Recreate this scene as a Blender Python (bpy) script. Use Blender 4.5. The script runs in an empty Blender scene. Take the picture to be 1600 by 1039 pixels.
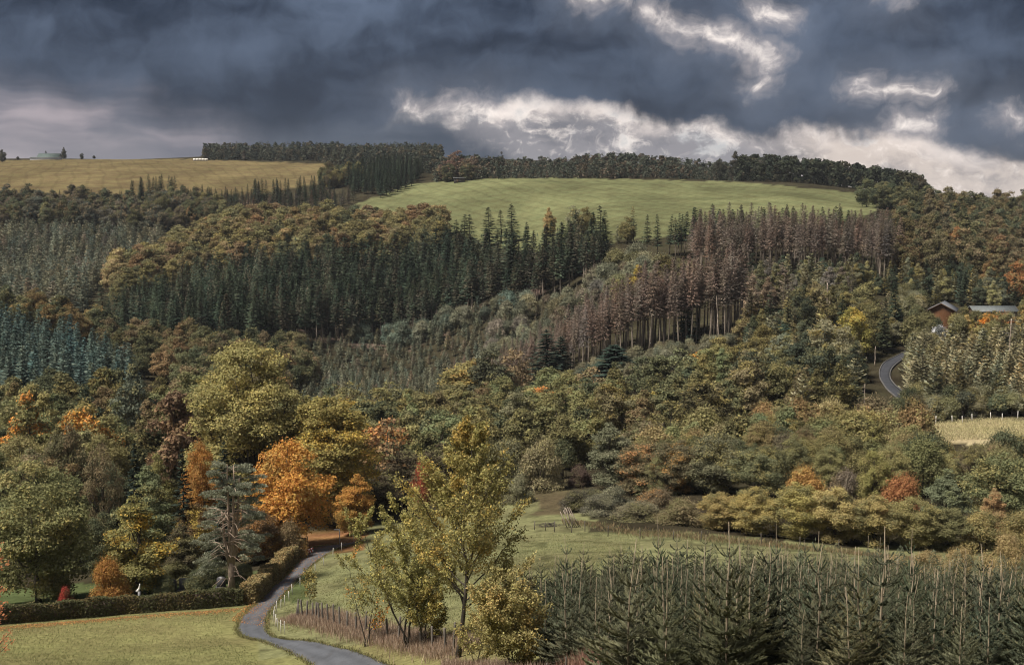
import bpy, math, random, time
import numpy as np
T0 = time.time()
R = math.radians
sc = bpy.context.scene
COL = sc.collection

# ------------------------------------------------------------------ camera
FPX, CX, CY, PITCH = 1931.0, 800.0, 519.5, math.atan((519.5 - 330.0) / 1931.0)
cam_d = bpy.data.cameras.new('camera')
cam = bpy.data.objects.new('camera', cam_d)
COL.objects.link(cam)
cam_d.sensor_width = 36.0
cam_d.lens = FPX / 1600.0 * 36.0
cam_d.clip_start = 0.5
cam_d.clip_end = 20000
cam.location = (0, 0, 0)
cam.rotation_euler = (math.pi / 2 - PITCH, 0, 0)
sc.camera = cam

# ------------------------------------------------------------------ render / colour
sc.render.engine = 'CYCLES'
sc.view_settings.view_transform = 'Standard'
sc.view_settings.look = 'None'
sc.view_settings.gamma = 1.0
sc.view_settings.exposure = 0.88
sc.cycles.max_bounces = 6
sc.cycles.diffuse_bounces = 4
sc.cycles.glossy_bounces = 1
sc.cycles.transmission_bounces = 2
sc.cycles.volume_bounces = 0
sc.cycles.use_denoising = True
sc.cycles.filter_width = 1.1
sc.cycles.sample_clamp_indirect = 3.0
sc.cycles.use_adaptive_sampling = False

# ------------------------------------------------------------------ node helper
class NT:
    def __init__(s, tree):
        s.t = tree; s.n = tree.nodes; s.l = tree.links
        s.n.clear()
    def new(s, typ, **kw):
        nd = s.n.new(typ)
        for k, v in kw.items():
            setattr(nd, k, v)
        return nd
    def put(s, sock, v):
        if isinstance(v, bpy.types.NodeSocket):
            s.l.new(v, sock)
        elif v is not None:
            sock.default_value = v
    def m(s, op, a, b=None, c=None, clamp=False):
        nd = s.new('ShaderNodeMath', operation=op, use_clamp=clamp)
        s.put(nd.inputs[0], a)
        if b is not None: s.put(nd.inputs[1], b)
        if c is not None: s.put(nd.inputs[2], c)
        return nd.outputs[0]
    def vm(s, op, a, b=None, out=0):
        nd = s.new('ShaderNodeVectorMath', operation=op)
        s.put(nd.inputs[0], a)
        if b is not None: s.put(nd.inputs[1], b)
        return nd.outputs[out]
    def smooth(s, x, lo, hi, a=0.0, b=1.0):
        nd = s.new('ShaderNodeMapRange', interpolation_type='SMOOTHSTEP')
        s.put(nd.inputs['Value'], x); s.put(nd.inputs['From Min'], lo); s.put(nd.inputs['From Max'], hi)
        s.put(nd.inputs['To Min'], a); s.put(nd.inputs['To Max'], b)
        return nd.outputs['Result']
    def noise(s, vec, scale, detail=4.0, rough=0.55, lac=2.0, dist=0.0, color=False):
        nd = s.new('ShaderNodeTexNoise')
        if vec is not None: s.put(nd.inputs['Vector'], vec)
        nd.inputs['Scale'].default_value = scale
        nd.inputs['Detail'].default_value = detail
        nd.inputs['Roughness'].default_value = rough
        nd.inputs['Lacunarity'].default_value = lac
        nd.inputs['Distortion'].default_value = dist
        return nd.outputs['Color' if color else 0]
    def mix(s, f, a, b, mode='MIX'):
        nd = s.new('ShaderNodeMix', data_type='RGBA', blend_type=mode)
        s.put(nd.inputs[0], f); s.put(nd.inputs[6], a); s.put(nd.inputs[7], b)
        return nd.outputs[2]
    def comb(s, x, y, z):
        nd = s.new('ShaderNodeCombineXYZ')
        s.put(nd.inputs[0], x); s.put(nd.inputs[1], y); s.put(nd.inputs[2], z)
        return nd.outputs[0]
    def sep(s, v):
        nd = s.new('ShaderNodeSeparateXYZ'); s.put(nd.inputs[0], v)
        return nd.outputs

def lin(r, g, b):
    f = lambda c: c / 255 / 12.92 if c / 255 <= 0.04045 else ((c / 255 + 0.055) / 1.055) ** 2.4
    return (f(r), f(g), f(b), 1.0)

# ------------------------------------------------------------------ sun and sky
SUN_EL, SUN_AZ = 57.0, -118.0          # azimuth from +Y (view) clockwise; behind the camera, to the left
sun_d = bpy.data.lights.new('sun', 'SUN')
sun_d.energy = 4.0
sun_d.angle = R(15)
sun_d.color = (1.0, 0.93, 0.83)
sun = bpy.data.objects.new('sun', sun_d)
COL.objects.link(sun)
sun.rotation_euler = (R(90 - SUN_EL), 0, R(180 - SUN_AZ))

def build_world():
    w = bpy.data.worlds.new('World'); sc.world = w; w.use_nodes = True
    w.cycles.sampling_method = 'MANUAL'; w.cycles.sample_map_resolution = 256
    t = NT(w.node_tree)
    out = t.new('ShaderNodeOutputWorld'); bg = t.new('ShaderNodeBackground')
    t.l.new(bg.outputs[0], out.inputs[0])
    sky = t.new('ShaderNodeTexSky', sky_type='NISHITA')
    sky.sun_disc = False; sky.sun_elevation = R(SUN_EL); sky.sun_rotation = R(SUN_AZ)
    sky.air_density = 1.0; sky.dust_density = 2.0
    tc = t.new('ShaderNodeTexCoord')
    x, y, z = t.sep(tc.outputs['Generated'])
    A = t.m('ARCTAN2', x, y)
    E = t.m('ARCSINE', z)
    X = t.m('MULTIPLY_ADD', A, 19.31, 8.0)          # hundreds of pixels of arc: 1 unit = 3 degrees
    Y = t.m('MULTIPLY_ADD', E, -19.31, 3.3)
    P = t.comb(X, Y, 0.0)
    # large and small swirl of the cloud edges
    nv = t.vm('SUBTRACT', t.noise(P, 0.8, 3, 0.55, color=True), (0.5, 0.5, 0.5))
    Pw = t.vm('ADD', P, t.vm('MULTIPLY', nv, (1.5, 0.8, 0.0)))
    nv2 = t.vm('SUBTRACT', t.noise(P, 3.8, 5, 0.62, color=True), (0.5, 0.5, 0.5))
    Pw2 = t.vm('ADD', Pw, t.vm('MULTIPLY', nv2, (0.32, 0.22, 0.0)))
    xw, yw, _ = t.sep(Pw2)
    # lower edge of the dark cloud deck along the azimuth
    cr = t.new('ShaderNodeFloatCurve')
    pts = [(-200, 150), (0, 148), (130, 158), (250, 172), (330, 195), (430, 215), (540, 222), (610, 195), (650, 172), (770, 182), (810, 168),
           (900, 182), (1000, 195), (1100, 208), (1190, 218), (1230, 205), (1290, 215), (1400, 228), (1480, 255), (1600, 270), (1800, 255)]
    c = cr.mapping.curves[0]
    while len(c.points) < len(pts): c.points.new(0.5, 0.5)
    for p, (px, py) in zip(c.points, pts):
        p.location = ((px + 200) / 2000, py / 400)
    cr.mapping.update()
    t.put(cr.inputs['Value'], t.m('DIVIDE', t.m('ADD', xw, 2.0), 20.0))
    edge = t.m('MULTIPLY', cr.outputs[0], 4.0)
    d_edge = t.m('SUBTRACT', edge, yw)               # > 0 inside the deck
    # dark deck colour
    Pst = t.vm('MULTIPLY', Pw, (0.55, 1.6, 1.0))
    n1 = t.noise(Pst, 0.5, 3, 0.5)
    n2 = t.noise(Pw, 1.0, 5, 0.6)
    k = t.m('ADD', t.m('MULTIPLY', n1, 0.75), t.m('MULTIPLY', n2, 0.4))
    dark = t.mix(t.smooth(k, 0.42, 0.74), lin(39, 51, 70), lin(106, 121, 145))
    dark = t.mix(t.smooth(yw, -0.3, 1.9, 0.0, 0.55), dark, lin(66, 75, 90))
    # thin spots of the deck: gaps placed by bearing and height, and by noise elsewhere
    def seg(ax, ay, bx, by, w):
        ba = (bx - ax, by - ay)
        l2 = ba[0] ** 2 + ba[1] ** 2 + 1e-6
        dx = t.m('SUBTRACT', xw, ax); dy = t.m('SUBTRACT', yw, ay)
        h = t.m('DIVIDE', t.m('ADD', t.m('MULTIPLY', dx, ba[0]), t.m('MULTIPLY', dy, ba[1])), l2, clamp=True)
        ex = t.m('SUBTRACT', dx, t.m('MULTIPLY', h, ba[0])); ey = t.m('SUBTRACT', dy, t.m('MULTIPLY', h, ba[1]))
        d = t.m('SQRT', t.m('ADD', t.m('MULTIPLY', ex, ex), t.m('MULTIPLY', t.m('MULTIPLY', ey, ey), 1.7)))
        return t.m('SUBTRACT', w, d)
    gaps = [(9.1, -0.02, 9.7, 0.06, .07), (10.2, 0.30, 11.0, 0.66, .07), (11.0, 0.66, 11.85, 1.02, .11), (11.78, 0.36, 11.95, 0.42, .08),
            (13.4, 1.50, 14.1, 1.56, .05), (11.84, 1.33, 11.86, 1.35, .04), (13.35, 0.12, 13.7, 0.2, .03), (13.9, 2.03, 14.2, 2.08, .06),
            (15.4, 2.0, 15.5, 2.02, .04), (6.4, 1.69, 7.7, 1.80, .05), (17.6, 0.6, 18.6, 0.9, .10), (-3, 1.0, -2, 1.2, .08)]
    g = None
    for s in gaps:
        v = seg(*s)
        g = v if g is None else t.m('MAXIMUM', g, v)
    nz = t.noise(t.vm('MULTIPLY', Pw2, (0.16, 0.35, 1.0)), 1.0, 3, 0.5)
    far = t.m('MULTIPLY', t.m('SUBTRACT', nz, 0.66), 2.2)
    far = t.m('SUBTRACT', far, t.smooth(t.m('ABSOLUTE', t.m('SUBTRACT', X, 8.0)), 8.5, 11.0, 3.0, 0.0))
    g = t.m('MAXIMUM', g, far)
    n3 = t.noise(Pw, 4.5, 3, 0.6)
    gg = t.m('ADD', g, t.m('MULTIPLY_ADD', n3, 0.55, -0.29))
    hole = t.smooth(gg, -0.12, 0.20)
    veil = t.smooth(gg, -0.42, 0.10)
    halo = t.smooth(g, -1.1, 0.05)
    dark = t.mix(t.m('MULTIPLY', halo, 0.34), dark, lin(136, 144, 160))
    dark = t.mix(t.m('MULTIPLY', veil, 0.6), dark, lin(205, 196, 196))
    # below the deck: hazy streaks at the left, clear pale air and lit heaps at the right
    Pl = t.vm('ADD', P, t.vm('MULTIPLY', nv, (1.5, 0.35, 0.0)))
    streak = t.noise(t.vm('MULTIPLY', Pl, (0.3, 1.5, 1.0)), 1.0, 4, 0.5)
    left = t.mix(t.smooth(streak, 0.38, 0.66), lin(112, 116, 130), lin(186, 176, 182))
    left = t.mix(t.smooth(xw, 2.4, 4.6), left, t.mix(t.smooth(streak, 0.35, 0.65), lin(76, 86, 102), lin(106, 114, 128)))
    left = t.mix(t.m('MULTIPLY', t.smooth(yw, 1.8, 2.6, 0.0, 0.4), t.smooth(xw, 4.0, 2.0)), left, lin(176, 170, 174))
    nish = t.mix(1.0, sky.outputs[0], (0.10, 0.10, 0.10, 1), 'MULTIPLY')
    clear = t.mix(0.9, nish, lin(206, 207, 210))
    heapn = t.noise(t.vm('MULTIPLY', t.vm('ADD', P, t.vm('MULTIPLY', nv2, (0.3, 0.2, 0.0))), (0.9, 1.7, 1.0)), 1.05, 6, 0.6)
    bank = t.m('SUBTRACT', t.m('MULTIPLY_ADD', heapn, 1.5, -0.75), t.smooth(yw, 1.5, 2.7, 0.22, -0.2))
    bank = t.m('ADD', bank, t.smooth(X, 11.2, 12.8, 0.03, 0.16))
    bank = t.m('ADD', bank, t.smooth(X, 8.9, 7.9, 0.0, 0.30))
    hb = t.smooth(bank, -0.16, 0.10)
    bk = t.m('ADD', bank, t.m('MULTIPLY_ADD', n2, -0.9, 0.45))
    hcol = t.mix(t.smooth(bk, -0.08, 0.16), (1.25, 1.12, 1.03, 1), t.mix(t.smooth(X, 11.5, 13.0), lin(156, 154, 160), lin(226, 212, 203)))
    hcol = t.mix(t.smooth(t.m('ADD', heapn, t.m('MULTIPLY', n2, 0.5)), 0.70, 0.92, 0.0, 0.6), hcol, lin(112, 114, 124))
    hcol = t.mix(t.smooth(n3, 0.52, 0.75, 0.0, 0.45), hcol, (1.3, 1.17, 1.08, 1))
    right = t.mix(hb, clear, hcol)
    low = t.mix(t.smooth(t.m('ADD', xw, t.m('MULTIPLY', t.m('SUBTRACT', yw, 1.9), -1.2)), 6.6, 7.6), left, right)
    # silver rim along the deck's lower edge
    rim = t.m('MULTIPLY', t.smooth(d_edge, 0.20, -0.04), t.smooth(d_edge, -0.30, 0.0))
    rim = t.m('MULTIPLY', rim, t.smooth(n2, 0.38, 0.60, 0.12, 1.0))
    rim = t.m('MULTIPLY', rim, t.smooth(X, 6.0, 6.6, 0.0, 0.65))
    deck = t.smooth(d_edge, -0.10, 0.13)
    soft = t.smooth(X, 5.6, 6.4)
    deck = t.m('ADD', t.m('MULTIPLY', deck, soft), t.m('MULTIPLY', t.smooth(d_edge, -0.5, 0.45), t.m('SUBTRACT', 1.0, soft)))
    col = t.mix(deck, low, dark)
    col = t.mix(rim, col, (1.1, 0.97, 0.90, 1))
    col = t.mix(t.m('MULTIPLY', hole, t.smooth(n2, 0.25, 0.6, 0.35, 1.0)), col, (1.25, 1.13, 1.05, 1))
    # below the horizon the hazy land
    col = t.mix(t.smooth(z, -0.02, -0.12), col, lin(84, 84, 78))
    t.l.new(col, bg.inputs['Color'])
    bg.inputs['Strength'].default_value = 0.49
build_world()

# ------------------------------------------------------------------ projection and terrain
CP, SP = math.cos(PITCH), math.sin(PITCH)
def unproj(px, py, D):
    ry = FPX * CP - (py - CY) * SP
    rz = -FPX * SP - (py - CY) * CP
    k = D / ry
    return (px - CX) * k, D, rz * k
def proj(x, y, z):
    f = y * CP - z * SP
    u = y * SP + z * CP
    return CX + FPX * x / f, CY - FPX * u / f

def pchip(x, y, xi):
    x = np.asarray(x, float); y = np.asarray(y, float); xi = np.asarray(xi, float)
    h = np.diff(x); d = np.diff(y) / h
    m = np.zeros_like(y)
    w1 = 2 * h[1:] + h[:-1]; w2 = h[1:] + 2 * h[:-1]
    ok = d[:-1] * d[1:] > 0
    dd0 = np.where(ok, d[:-1], 1); dd1 = np.where(ok, d[1:], 1)
    m[1:-1] = np.where(ok, (w1 + w2) / (w1 / dd0 + w2 / dd1), 0)
    m[0], m[-1] = d[0], d[-1]
    i = np.clip(np.searchsorted(x, xi) - 1, 0, len(h) - 1)
    t = (xi - x[i]) / h[i]
    hh = h[i]
    out = (1 + 2 * t) * (1 - t) ** 2 * y[i] + t * (1 - t) ** 2 * hh * m[i] + t * t * (3 - 2 * t) * y[i + 1] + t * t * (t - 1) * hh * m[i + 1]
    out = np.where(xi < x[0], y[0] + (xi - x[0]) * m[0], out)
    return np.where(xi > x[-1], y[-1] + (xi - x[-1]) * m[-1], out)

PROF = {   # bearing (as picture column) : ground profile as (distance m, picture row of the bare ground)
 0: [(45, 1235), (62, 1126), (80, 1047), (90, 1012), (100, 985), (108, 964), (130, 925), (160, 870), (200, 790), (260, 680), (300, 626), (340, 580), (390, 533), (480, 480), (560, 455), (620, 440), (750, 368), (830, 330), (900, 300), (1300, 252), (1500, 250)],
 200: [(45, 1235), (62, 1126), (80, 1048), (90, 1012), (100, 980), (109, 955), (130, 912), (160, 855), (200, 780), (260, 690), (320, 625), (400, 565), (440, 535), (500, 485), (560, 445), (600, 440), (640, 432), (750, 372), (830, 335), (900, 301), (1300, 250), (1500, 252)],
 400: [(45, 1235), (62, 1124), (75, 1062), (80, 1042), (90, 1006), (98, 982), (110, 945), (120, 918), (130, 896), (160, 840), (200, 770), (260, 690), (320, 640), (400, 590), (450, 555), (500, 500), (560, 445), (620, 400), (680, 367), (720, 360), (800, 340), (900, 305), (960, 290), (1250, 252), (1500, 243)],
 600: [(45, 1190), (62, 1080), (72, 1036), (80, 1003), (90, 965), (100, 935), (115, 897), (130, 868), (145, 850), (160, 828), (200, 770), (260, 700), (320, 655), (400, 610), (440, 590), (480, 555), (500, 538), (520, 525), (560, 470), (620, 415), (680, 372), (720, 354), (780, 325), (850, 308), (900, 296), (1000, 276), (1100, 263), (1250, 252), (1500, 244)],
 800: [(45, 1110), (55, 1045), (62, 1015), (80, 955), (100, 900), (115, 865), (130, 838), (145, 815), (160, 800), (180, 765), (200, 740), (260, 685), (320, 640), (370, 600), (400, 575), (440, 545), (480, 490), (500, 465), (540, 425), (580, 392), (620, 372), (700, 342), (780, 312), (900, 280), (1000, 270), (1100, 262), (1300, 253), (1500, 252)],
 1000: [(45, 1050), (62, 985), (80, 935), (100, 885), (115, 858), (125, 840), (140, 815), (160, 785), (180, 758), (200, 730), (230, 690), (260, 655), (300, 610), (345, 562), (400, 500), (440, 455), (480, 415), (520, 388), (560, 370), (640, 335), (780, 302), (900, 281), (1000, 270), (1200, 260), (1500, 260)],
 1200: [(45, 1044), (62, 985), (80, 940), (100, 893), (115, 868), (128, 848), (140, 825), (160, 780), (180, 745), (200, 712), (230, 670), (260, 630), (300, 580), (345, 530), (400, 470), (440, 435), (480, 405), (520, 380), (560, 358), (640, 332), (780, 304), (880, 287), (1000, 278), (1200, 272), (1500, 278)],
 1400: [(45, 1047), (62, 995), (80, 955), (100, 905), (115, 880), (128, 862), (140, 835), (160, 790), (180, 755), (200, 725), (215, 700), (230, 680), (245, 665), (260, 642), (290, 598), (320, 565), (345, 535), (400, 475), (440, 440), (480, 412), (520, 385), (560, 360), (640, 337), (740, 323), (880, 306), (1000, 303), (1200, 308), (1500, 325)],
 1600: [(45, 1047), (62, 1000), (80, 960), (100, 912), (115, 890), (128, 870), (140, 845), (160, 800), (180, 762), (200, 728), (215, 697), (230, 675), (245, 660), (260, 640), (290, 600), (320, 565), (345, 540), (400, 485), (440, 455), (480, 425), (560, 378), (640, 348), (740, 338), (880, 338), (1000, 342), (1200, 352), (1500, 365)],
}
DG = np.exp(np.linspace(math.log(3.0), math.log(3600.0), 560))
UG = np.linspace(-1.1, 1.1, 641)
def vnoise(x, y, seed=0):
    xi = np.floor(x).astype(np.int64); yi = np.floor(y).astype(np.int64)
    fx = x - xi; fy = y - yi
    fx = fx * fx * (3 - 2 * fx); fy = fy * fy * (3 - 2 * fy)
    def h(a, b):
        n = (a * 374761393 + b * 668265263 + seed * 974711) & 0x7fffffff
        n = ((n ^ (n >> 13)) * 1274126177) & 0x7fffffff
        return ((n ^ (n >> 16)) & 0xffff) / 65535.0
    return (h(xi, yi) * (1 - fx) + h(xi + 1, yi) * fx) * (1 - fy) + (h(xi, yi + 1) * (1 - fx) + h(xi + 1, yi + 1) * fx) * fy
def build_height():
    cols = []
    for px in sorted(PROF):
        pr = PROF[px]
        Ds = [3.0, 12.0, 25.0]; zs = [-1.9, -5.2, -10.5 if px >= 800 else -12.5]
        for D, py in pr:
            Ds.append(D); zs.append(unproj(px, py, D)[2])
        zl = zs[-1]
        Ds += [2200.0, 3600.0]; zs += [zl - 30, zl - 110]
        z = pchip(np.log(Ds), zs, np.log(DG))
        ry = FPX * CP - 0  # iterate the row once to get the bearing
        f = DG * CP - z * SP
        u = (px - CX) / FPX * f / DG
        cols.append((u, z))
    U = np.array([c[0] for c in cols]); Z = np.array([c[1] for c in cols])
    H = np.zeros((len(DG), len(UG)))
    for i in range(len(DG)):
        uu = np.clip(UG, U[0, i] - 0.12, U[-1, i] + 0.12)
        # hold the outer columns level beyond the picture
        ux = np.concatenate([[U[0, i] - 0.2], U[:, i], [U[-1, i] + 0.2]])
        zx = np.concatenate([[Z[0, i]], Z[:, i], [Z[-1, i]]])
        H[i] = pchip(ux, zx, uu)
    for _ in range(2):
        H[1:-1] = (H[:-2] + 2 * H[1:-1] + H[2:]) / 4
        H[:, 1:-1] = (H[:, :-2] + 2 * H[:, 1:-1] + H[:, 2:]) / 4
    X = UG[None, :] * DG[:, None]; Y = np.repeat(DG[:, None], len(UG), 1)
    far = np.clip((Y - 240) / 150, 0, 1)
    H += (vnoise(X / 9, Y / 9, 1) - .5) * 0.35 + (vnoise(X / 3.1, Y / 3.1, 2) - .5) * 0.10
    H += far * ((vnoise(X / 55, Y / 55, 3) - .5) * 2.2)
    return X, Y, H
GX, GY, GH = build_height()
L0, DL = math.log(DG[0]), math.log(DG[1]) - math.log(DG[0])
def gz(x, y):
    x = np.asarray(x, float); y = np.asarray(y, float)
    u = x / y
    fi = np.clip((np.log(y) - L0) / DL, 0, len(DG) - 1.001)
    fj = np.clip((u - UG[0]) / (UG[1] - UG[0]), 0, len(UG) - 1.001)
    i = fi.astype(int); j = fj.astype(int); a = fi - i; b = fj - j
    return (GH[i, j] * (1 - a) + GH[i + 1, j] * a) * (1 - b) + (GH[i, j + 1] * (1 - a) + GH[i + 1, j + 1] * a) * b
_DM = np.exp(np.linspace(math.log(38), math.log(1600), 4000))
def hit(px, py, dmin=38.0):
    """the point of the ground that the picture shows at (px, py)"""
    D = _DM[_DM >= dmin]
    ry = FPX * CP - (py - CY) * SP; rz = -FPX * SP - (py - CY) * CP
    x = (px - CX) / ry * D; zr = rz / ry * D
    g = gz(x, D)
    k = np.argmax(zr < g)
    return np.array([x[k], D[k], g[k]])
def on(px, D):
    """ground point at a bearing (picture column) and distance"""
    z = -20.0
    for _ in range(4):
        f = D * CP - z * SP
        x = (px - CX) / FPX * f
        z = float(gz(x, D))
    return np.array([x, D, z])
def inpoly(px, py, poly):
    px = np.asarray(px, float); py = np.asarray(py, float)
    ins = np.zeros(px.shape, bool)
    n = len(poly); j = n - 1
    for i in range(n):
        xi, yi = poly[i]; xj, yj = poly[j]
        c = ((yi > py) != (yj > py)) & (px < (xj - xi) * (py - yi) / (yj - yi + 1e-9) + xi)
        ins ^= c; j = i
    return ins

# ------------------------------------------------------------------ mesh helpers
class MB:
    """collects vertices and faces (all quads or tris), each block with a material slot"""
    def __init__(s):
        s.v = []; s.f = []; s.mi = []; s.n = 0
    def add(s, V, F, mat=0):
        V = np.asarray(V, float).reshape(-1, 3); F = np.asarray(F, int)
        s.v.append(V); s.f.append((F + s.n, mat)); s.n += len(V)
        return s
    def tube(s, pts, rad, sides=6, mat=0, cap=True):
        pts = np.asarray(pts, float); rad = np.broadcast_to(np.asarray(rad, float), (len(pts),))
        tan = np.gradient(pts, axis=0); tan /= np.linalg.norm(tan, axis=1, keepdims=True) + 1e-9
        ref = np.where(np.abs(tan[:, 2:3]) > 0.9, np.array([[1., 0, 0]]), np.array([[0, 0, 1.]]))
        ref = np.repeat(ref[:1], len(pts), 0)
        a = np.cross(tan, ref); a /= np.linalg.norm(a, axis=1, keepdims=True) + 1e-9
        b = np.cross(tan, a)
        th = np.linspace(0, 2 * math.pi, sides, endpoint=False)
        V = pts[:, None] + rad[:, None, None] * (a[:, None] * np.cos(th)[None, :, None] + b[:, None] * np.sin(th)[None, :, None])
        n = len(pts)
        i = np.arange(n - 1)[:, None] * sides; j = np.arange(sides)[None]; k = (j + 1) % sides
        F = np.stack([i + j, i + k, i + sides + k, i + sides + j], -1).reshape(-1, 4)
        s.add(V.reshape(-1, 3), F, mat)
        if cap:
            base = s.n - n * sides
            s.f.append((np.array([[base + (n - 1) * sides + q for q in range(sides)]]), mat))
            s.f.append((np.array([[base + q for q in range(sides)][::-1]]), mat))
        return s
    def box(s, c, size, rz=0.0, mat=0, rx=0.0, ry=0.0):
        h = np.array(size) / 2
        V = np.array([[x, y, z] for x in (-1, 1) for y in (-1, 1) for z in (-1, 1)]) * h
        cx, sx = math.cos(rx), math.sin(rx); cy, sy = math.cos(ry), math.sin(ry); cz, sz = math.cos(rz), math.sin(rz)
        V = V @ np.array([[1, 0, 0], [0, cx, sx], [0, -sx, cx]]) @ np.array([[cy, 0, -sy], [0, 1, 0], [sy, 0, cy]]) @ np.array([[cz, sz, 0], [-sz, cz, 0], [0, 0, 1]])
        F = [[0, 1, 3, 2], [4, 6, 7, 5], [0, 4, 5, 1], [2, 3, 7, 6], [0, 2, 6, 4], [1, 5, 7, 3]]
        return s.add(V + np.array(c), F, mat)
    def diamonds(s, C, A, B, mat=0):
        C = np.asarray(C); n = len(C)
        V = np.stack([C - A, C + B, C + A, C - B], 1).reshape(-1, 3)
        return s.add(V, np.arange(n * 4).reshape(n, 4), mat)
    def arrays(s):
        V = np.concatenate(s.v)
        return V
    def mesh(s, name, mats, attr=None, smooth=False):
        me = bpy.data.meshes.new(name)
        V = np.concatenate(s.v)
        me.vertices.add(len(V)); me.vertices.foreach_set('co', V.astype(np.float32).ravel())
        sizes = np.concatenate([np.full(len(f), f.shape[1]) for f, _ in s.f])
        idx = np.concatenate([f.ravel() for f, _ in s.f])
        mi = np.concatenate([np.full(len(f), m) for f, m in s.f])
        me.loops.add(len(idx)); me.loops.foreach_set('vertex_index', idx.astype(np.int32))
        me.polygons.add(len(sizes))
        st = np.concatenate([[0], np.cumsum(sizes)[:-1]])
        me.polygons.foreach_set('loop_start', st.astype(np.int32))
        if mi.any(): me.polygons.foreach_set('material_index', mi.astype(np.int32))
        if smooth: me.polygons.foreach_set('use_smooth', np.ones(len(sizes), bool))
        for m in mats: me.materials.append(m)
        me.update(calc_edges=True)
        if attr is not None:
            a = me.color_attributes.new('tint', 'FLOAT_COLOR', 'POINT')
            a.data.foreach_set('color', np.concatenate([attr, np.ones((len(attr), 1))], 1).astype(np.float32).ravel())
        return me

def obj(name, me, parent=None, loc=None, rz=None):
    o = bpy.data.objects.new(name, me)
    COL.objects.link(o)
    if parent is not None: o.parent = parent
    if loc is not None: o.location = tuple(float(v) for v in loc)
    if rz is not None: o.rotation_euler = (0, 0, rz)
    return o
def empty(name, loc=(0, 0, 0), rz=0.0):
    o = obj(name, None, None, loc, rz)
    o.empty_display_size = 0.3
    return o
def tag(o, label, cat, group=None):
    o['label'] = label; o['category'] = cat
    if group: o['group'] = group
    return o
def kind(o, k, label=None, cat=None):
    o['kind'] = k
    if label: o['label'] = label
    if cat: o['category'] = cat
    return o

# ------------------------------------------------------------------ materials
def mat_new(name):
    m = bpy.data.materials.new(name); m.use_nodes = True
    t = NT(m.node_tree)
    out = t.new('ShaderNodeOutputMaterial')
    return m, t, out
def leaf_mat(name, src='object', transl=0.28, patch=0.55, pscale=0.28, vmin=0.78, vmax=1.22):
    m, t, out = mat_new(name)
    geo = t.new('ShaderNodeNewGeometry')
    oi = t.new('ShaderNodeObjectInfo')
    rnd = geo.outputs['Random Per Island']
    if src == 'object':
        base = oi.outputs['Color']
        a2 = t.new('ShaderNodeAttribute', attribute_type='OBJECT', attribute_name='tint2')
        tc = t.new('ShaderNodeTexCoord')
        vec = t.vm('ADD', tc.outputs['Object'], t.comb(t.m('MULTIPLY', oi.outputs['Random'], 100.0), 0.0, 0.0))
        n = t.noise(vec, pscale, 2, 0.5)
        f = t.smooth(t.m('ADD', n, t.m('MULTIPLY', t.m('SUBTRACT', rnd, 0.5), 0.22)), 0.60 - 0.1, 0.60 + 0.06)
        col = t.mix(f, base, a2.outputs['Color'])
    else:
        a = t.new('ShaderNodeAttribute', attribute_type='GEOMETRY', attribute_name='tint')
        col = a.outputs['Color']
    v = t.smooth(rnd, 0.0, 1.0, vmin, vmax)
    hs = t.new('ShaderNodeHueSaturation')
    t.put(hs.inputs['Hue'], t.m('MULTIPLY_ADD', t.m('FRACT', t.m('MULTIPLY', rnd, 7.31)), 0.03, 0.485))
    t.put(hs.inputs['Value'], v); t.put(hs.inputs['Color'], col)
    c = hs.outputs[0]
    d = t.new('ShaderNodeBsdfDiffuse'); tr = t.new('ShaderNodeBsdfTranslucent'); mx = t.new('ShaderNodeMixShader')
    t.l.new(c, d.inputs['Color']); t.l.new(c, tr.inputs['Color'])
    mx.inputs[0].default_value = transl
    t.l.new(d.outputs[0], mx.inputs[1]); t.l.new(tr.outputs[0], mx.inputs[2])
    t.l.new(mx.outputs[0], out.inputs[0])
    return m
def plain_mat(name, c1, c2=None, scale=4.0, rough=0.85, stretch=(1, 1, 1), bump=0.0, metallic=0.0, detail=5):
    m, t, out = mat_new(name)
    tc = t.new('ShaderNodeTexCoord')
    n = t.noise(t.vm('MULTIPLY', tc.outputs['Object'], stretch), scale, detail, 0.6)
    p = t.new('ShaderNodeBsdfPrincipled')
    c1 = tuple(c1) + (1,); c2 = tuple(c2 or [x * 0.6 for x in c1[:3]])[:3] + (1,)
    t.put(p.inputs['Base Color'], t.mix(t.smooth(n, 0.32, 0.68), c2, c1))
    p.inputs['Roughness'].default_value = rough; p.inputs['Metallic'].default_value = metallic
    p.inputs['Specular IOR Level'].default_value = 0.25
    if bump:
        b = t.new('ShaderNodeBump'); b.inputs['Strength'].default_value = bump
        t.l.new(n, b.inputs['Height']); t.l.new(b.outputs[0], p.inputs['Normal'])
    t.l.new(p.outputs[0], out.inputs[0])
    return m
M = {}
M['leaf'] = leaf_mat('leaf')
M['leaf_fine'] = leaf_mat('leaf_fine', pscale=0.5, vmin=0.68, vmax=1.32, transl=0.28)
M['needle'] = leaf_mat('needle', transl=0.22, pscale=0.15, vmin=0.75, vmax=1.25)
M['stuff_leaf'] = leaf_mat('stuff_leaf', src='attr', transl=0.2, vmin=0.78, vmax=1.22)
M['blade'] = leaf_mat('blade', src='attr', transl=0.3, vmin=0.65, vmax=1.3)
M['bark'] = plain_mat('bark', (0.085, 0.07, 0.055), (0.035, 0.029, 0.023), 3.0, 0.9, (3, 3, 0.5), 0.5)
M['bark_pale'] = plain_mat('bark_pale', (0.30, 0.25, 0.20), (0.14, 0.115, 0.09), 2.0, 0.9, (3, 3, 0.4), 0.4)
M['bark_pine'] = plain_mat('bark_pine', (0.38, 0.29, 0.22), (0.20, 0.15, 0.115), 3.0, 0.9, (3, 3, 0.6), 0.5)
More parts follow.
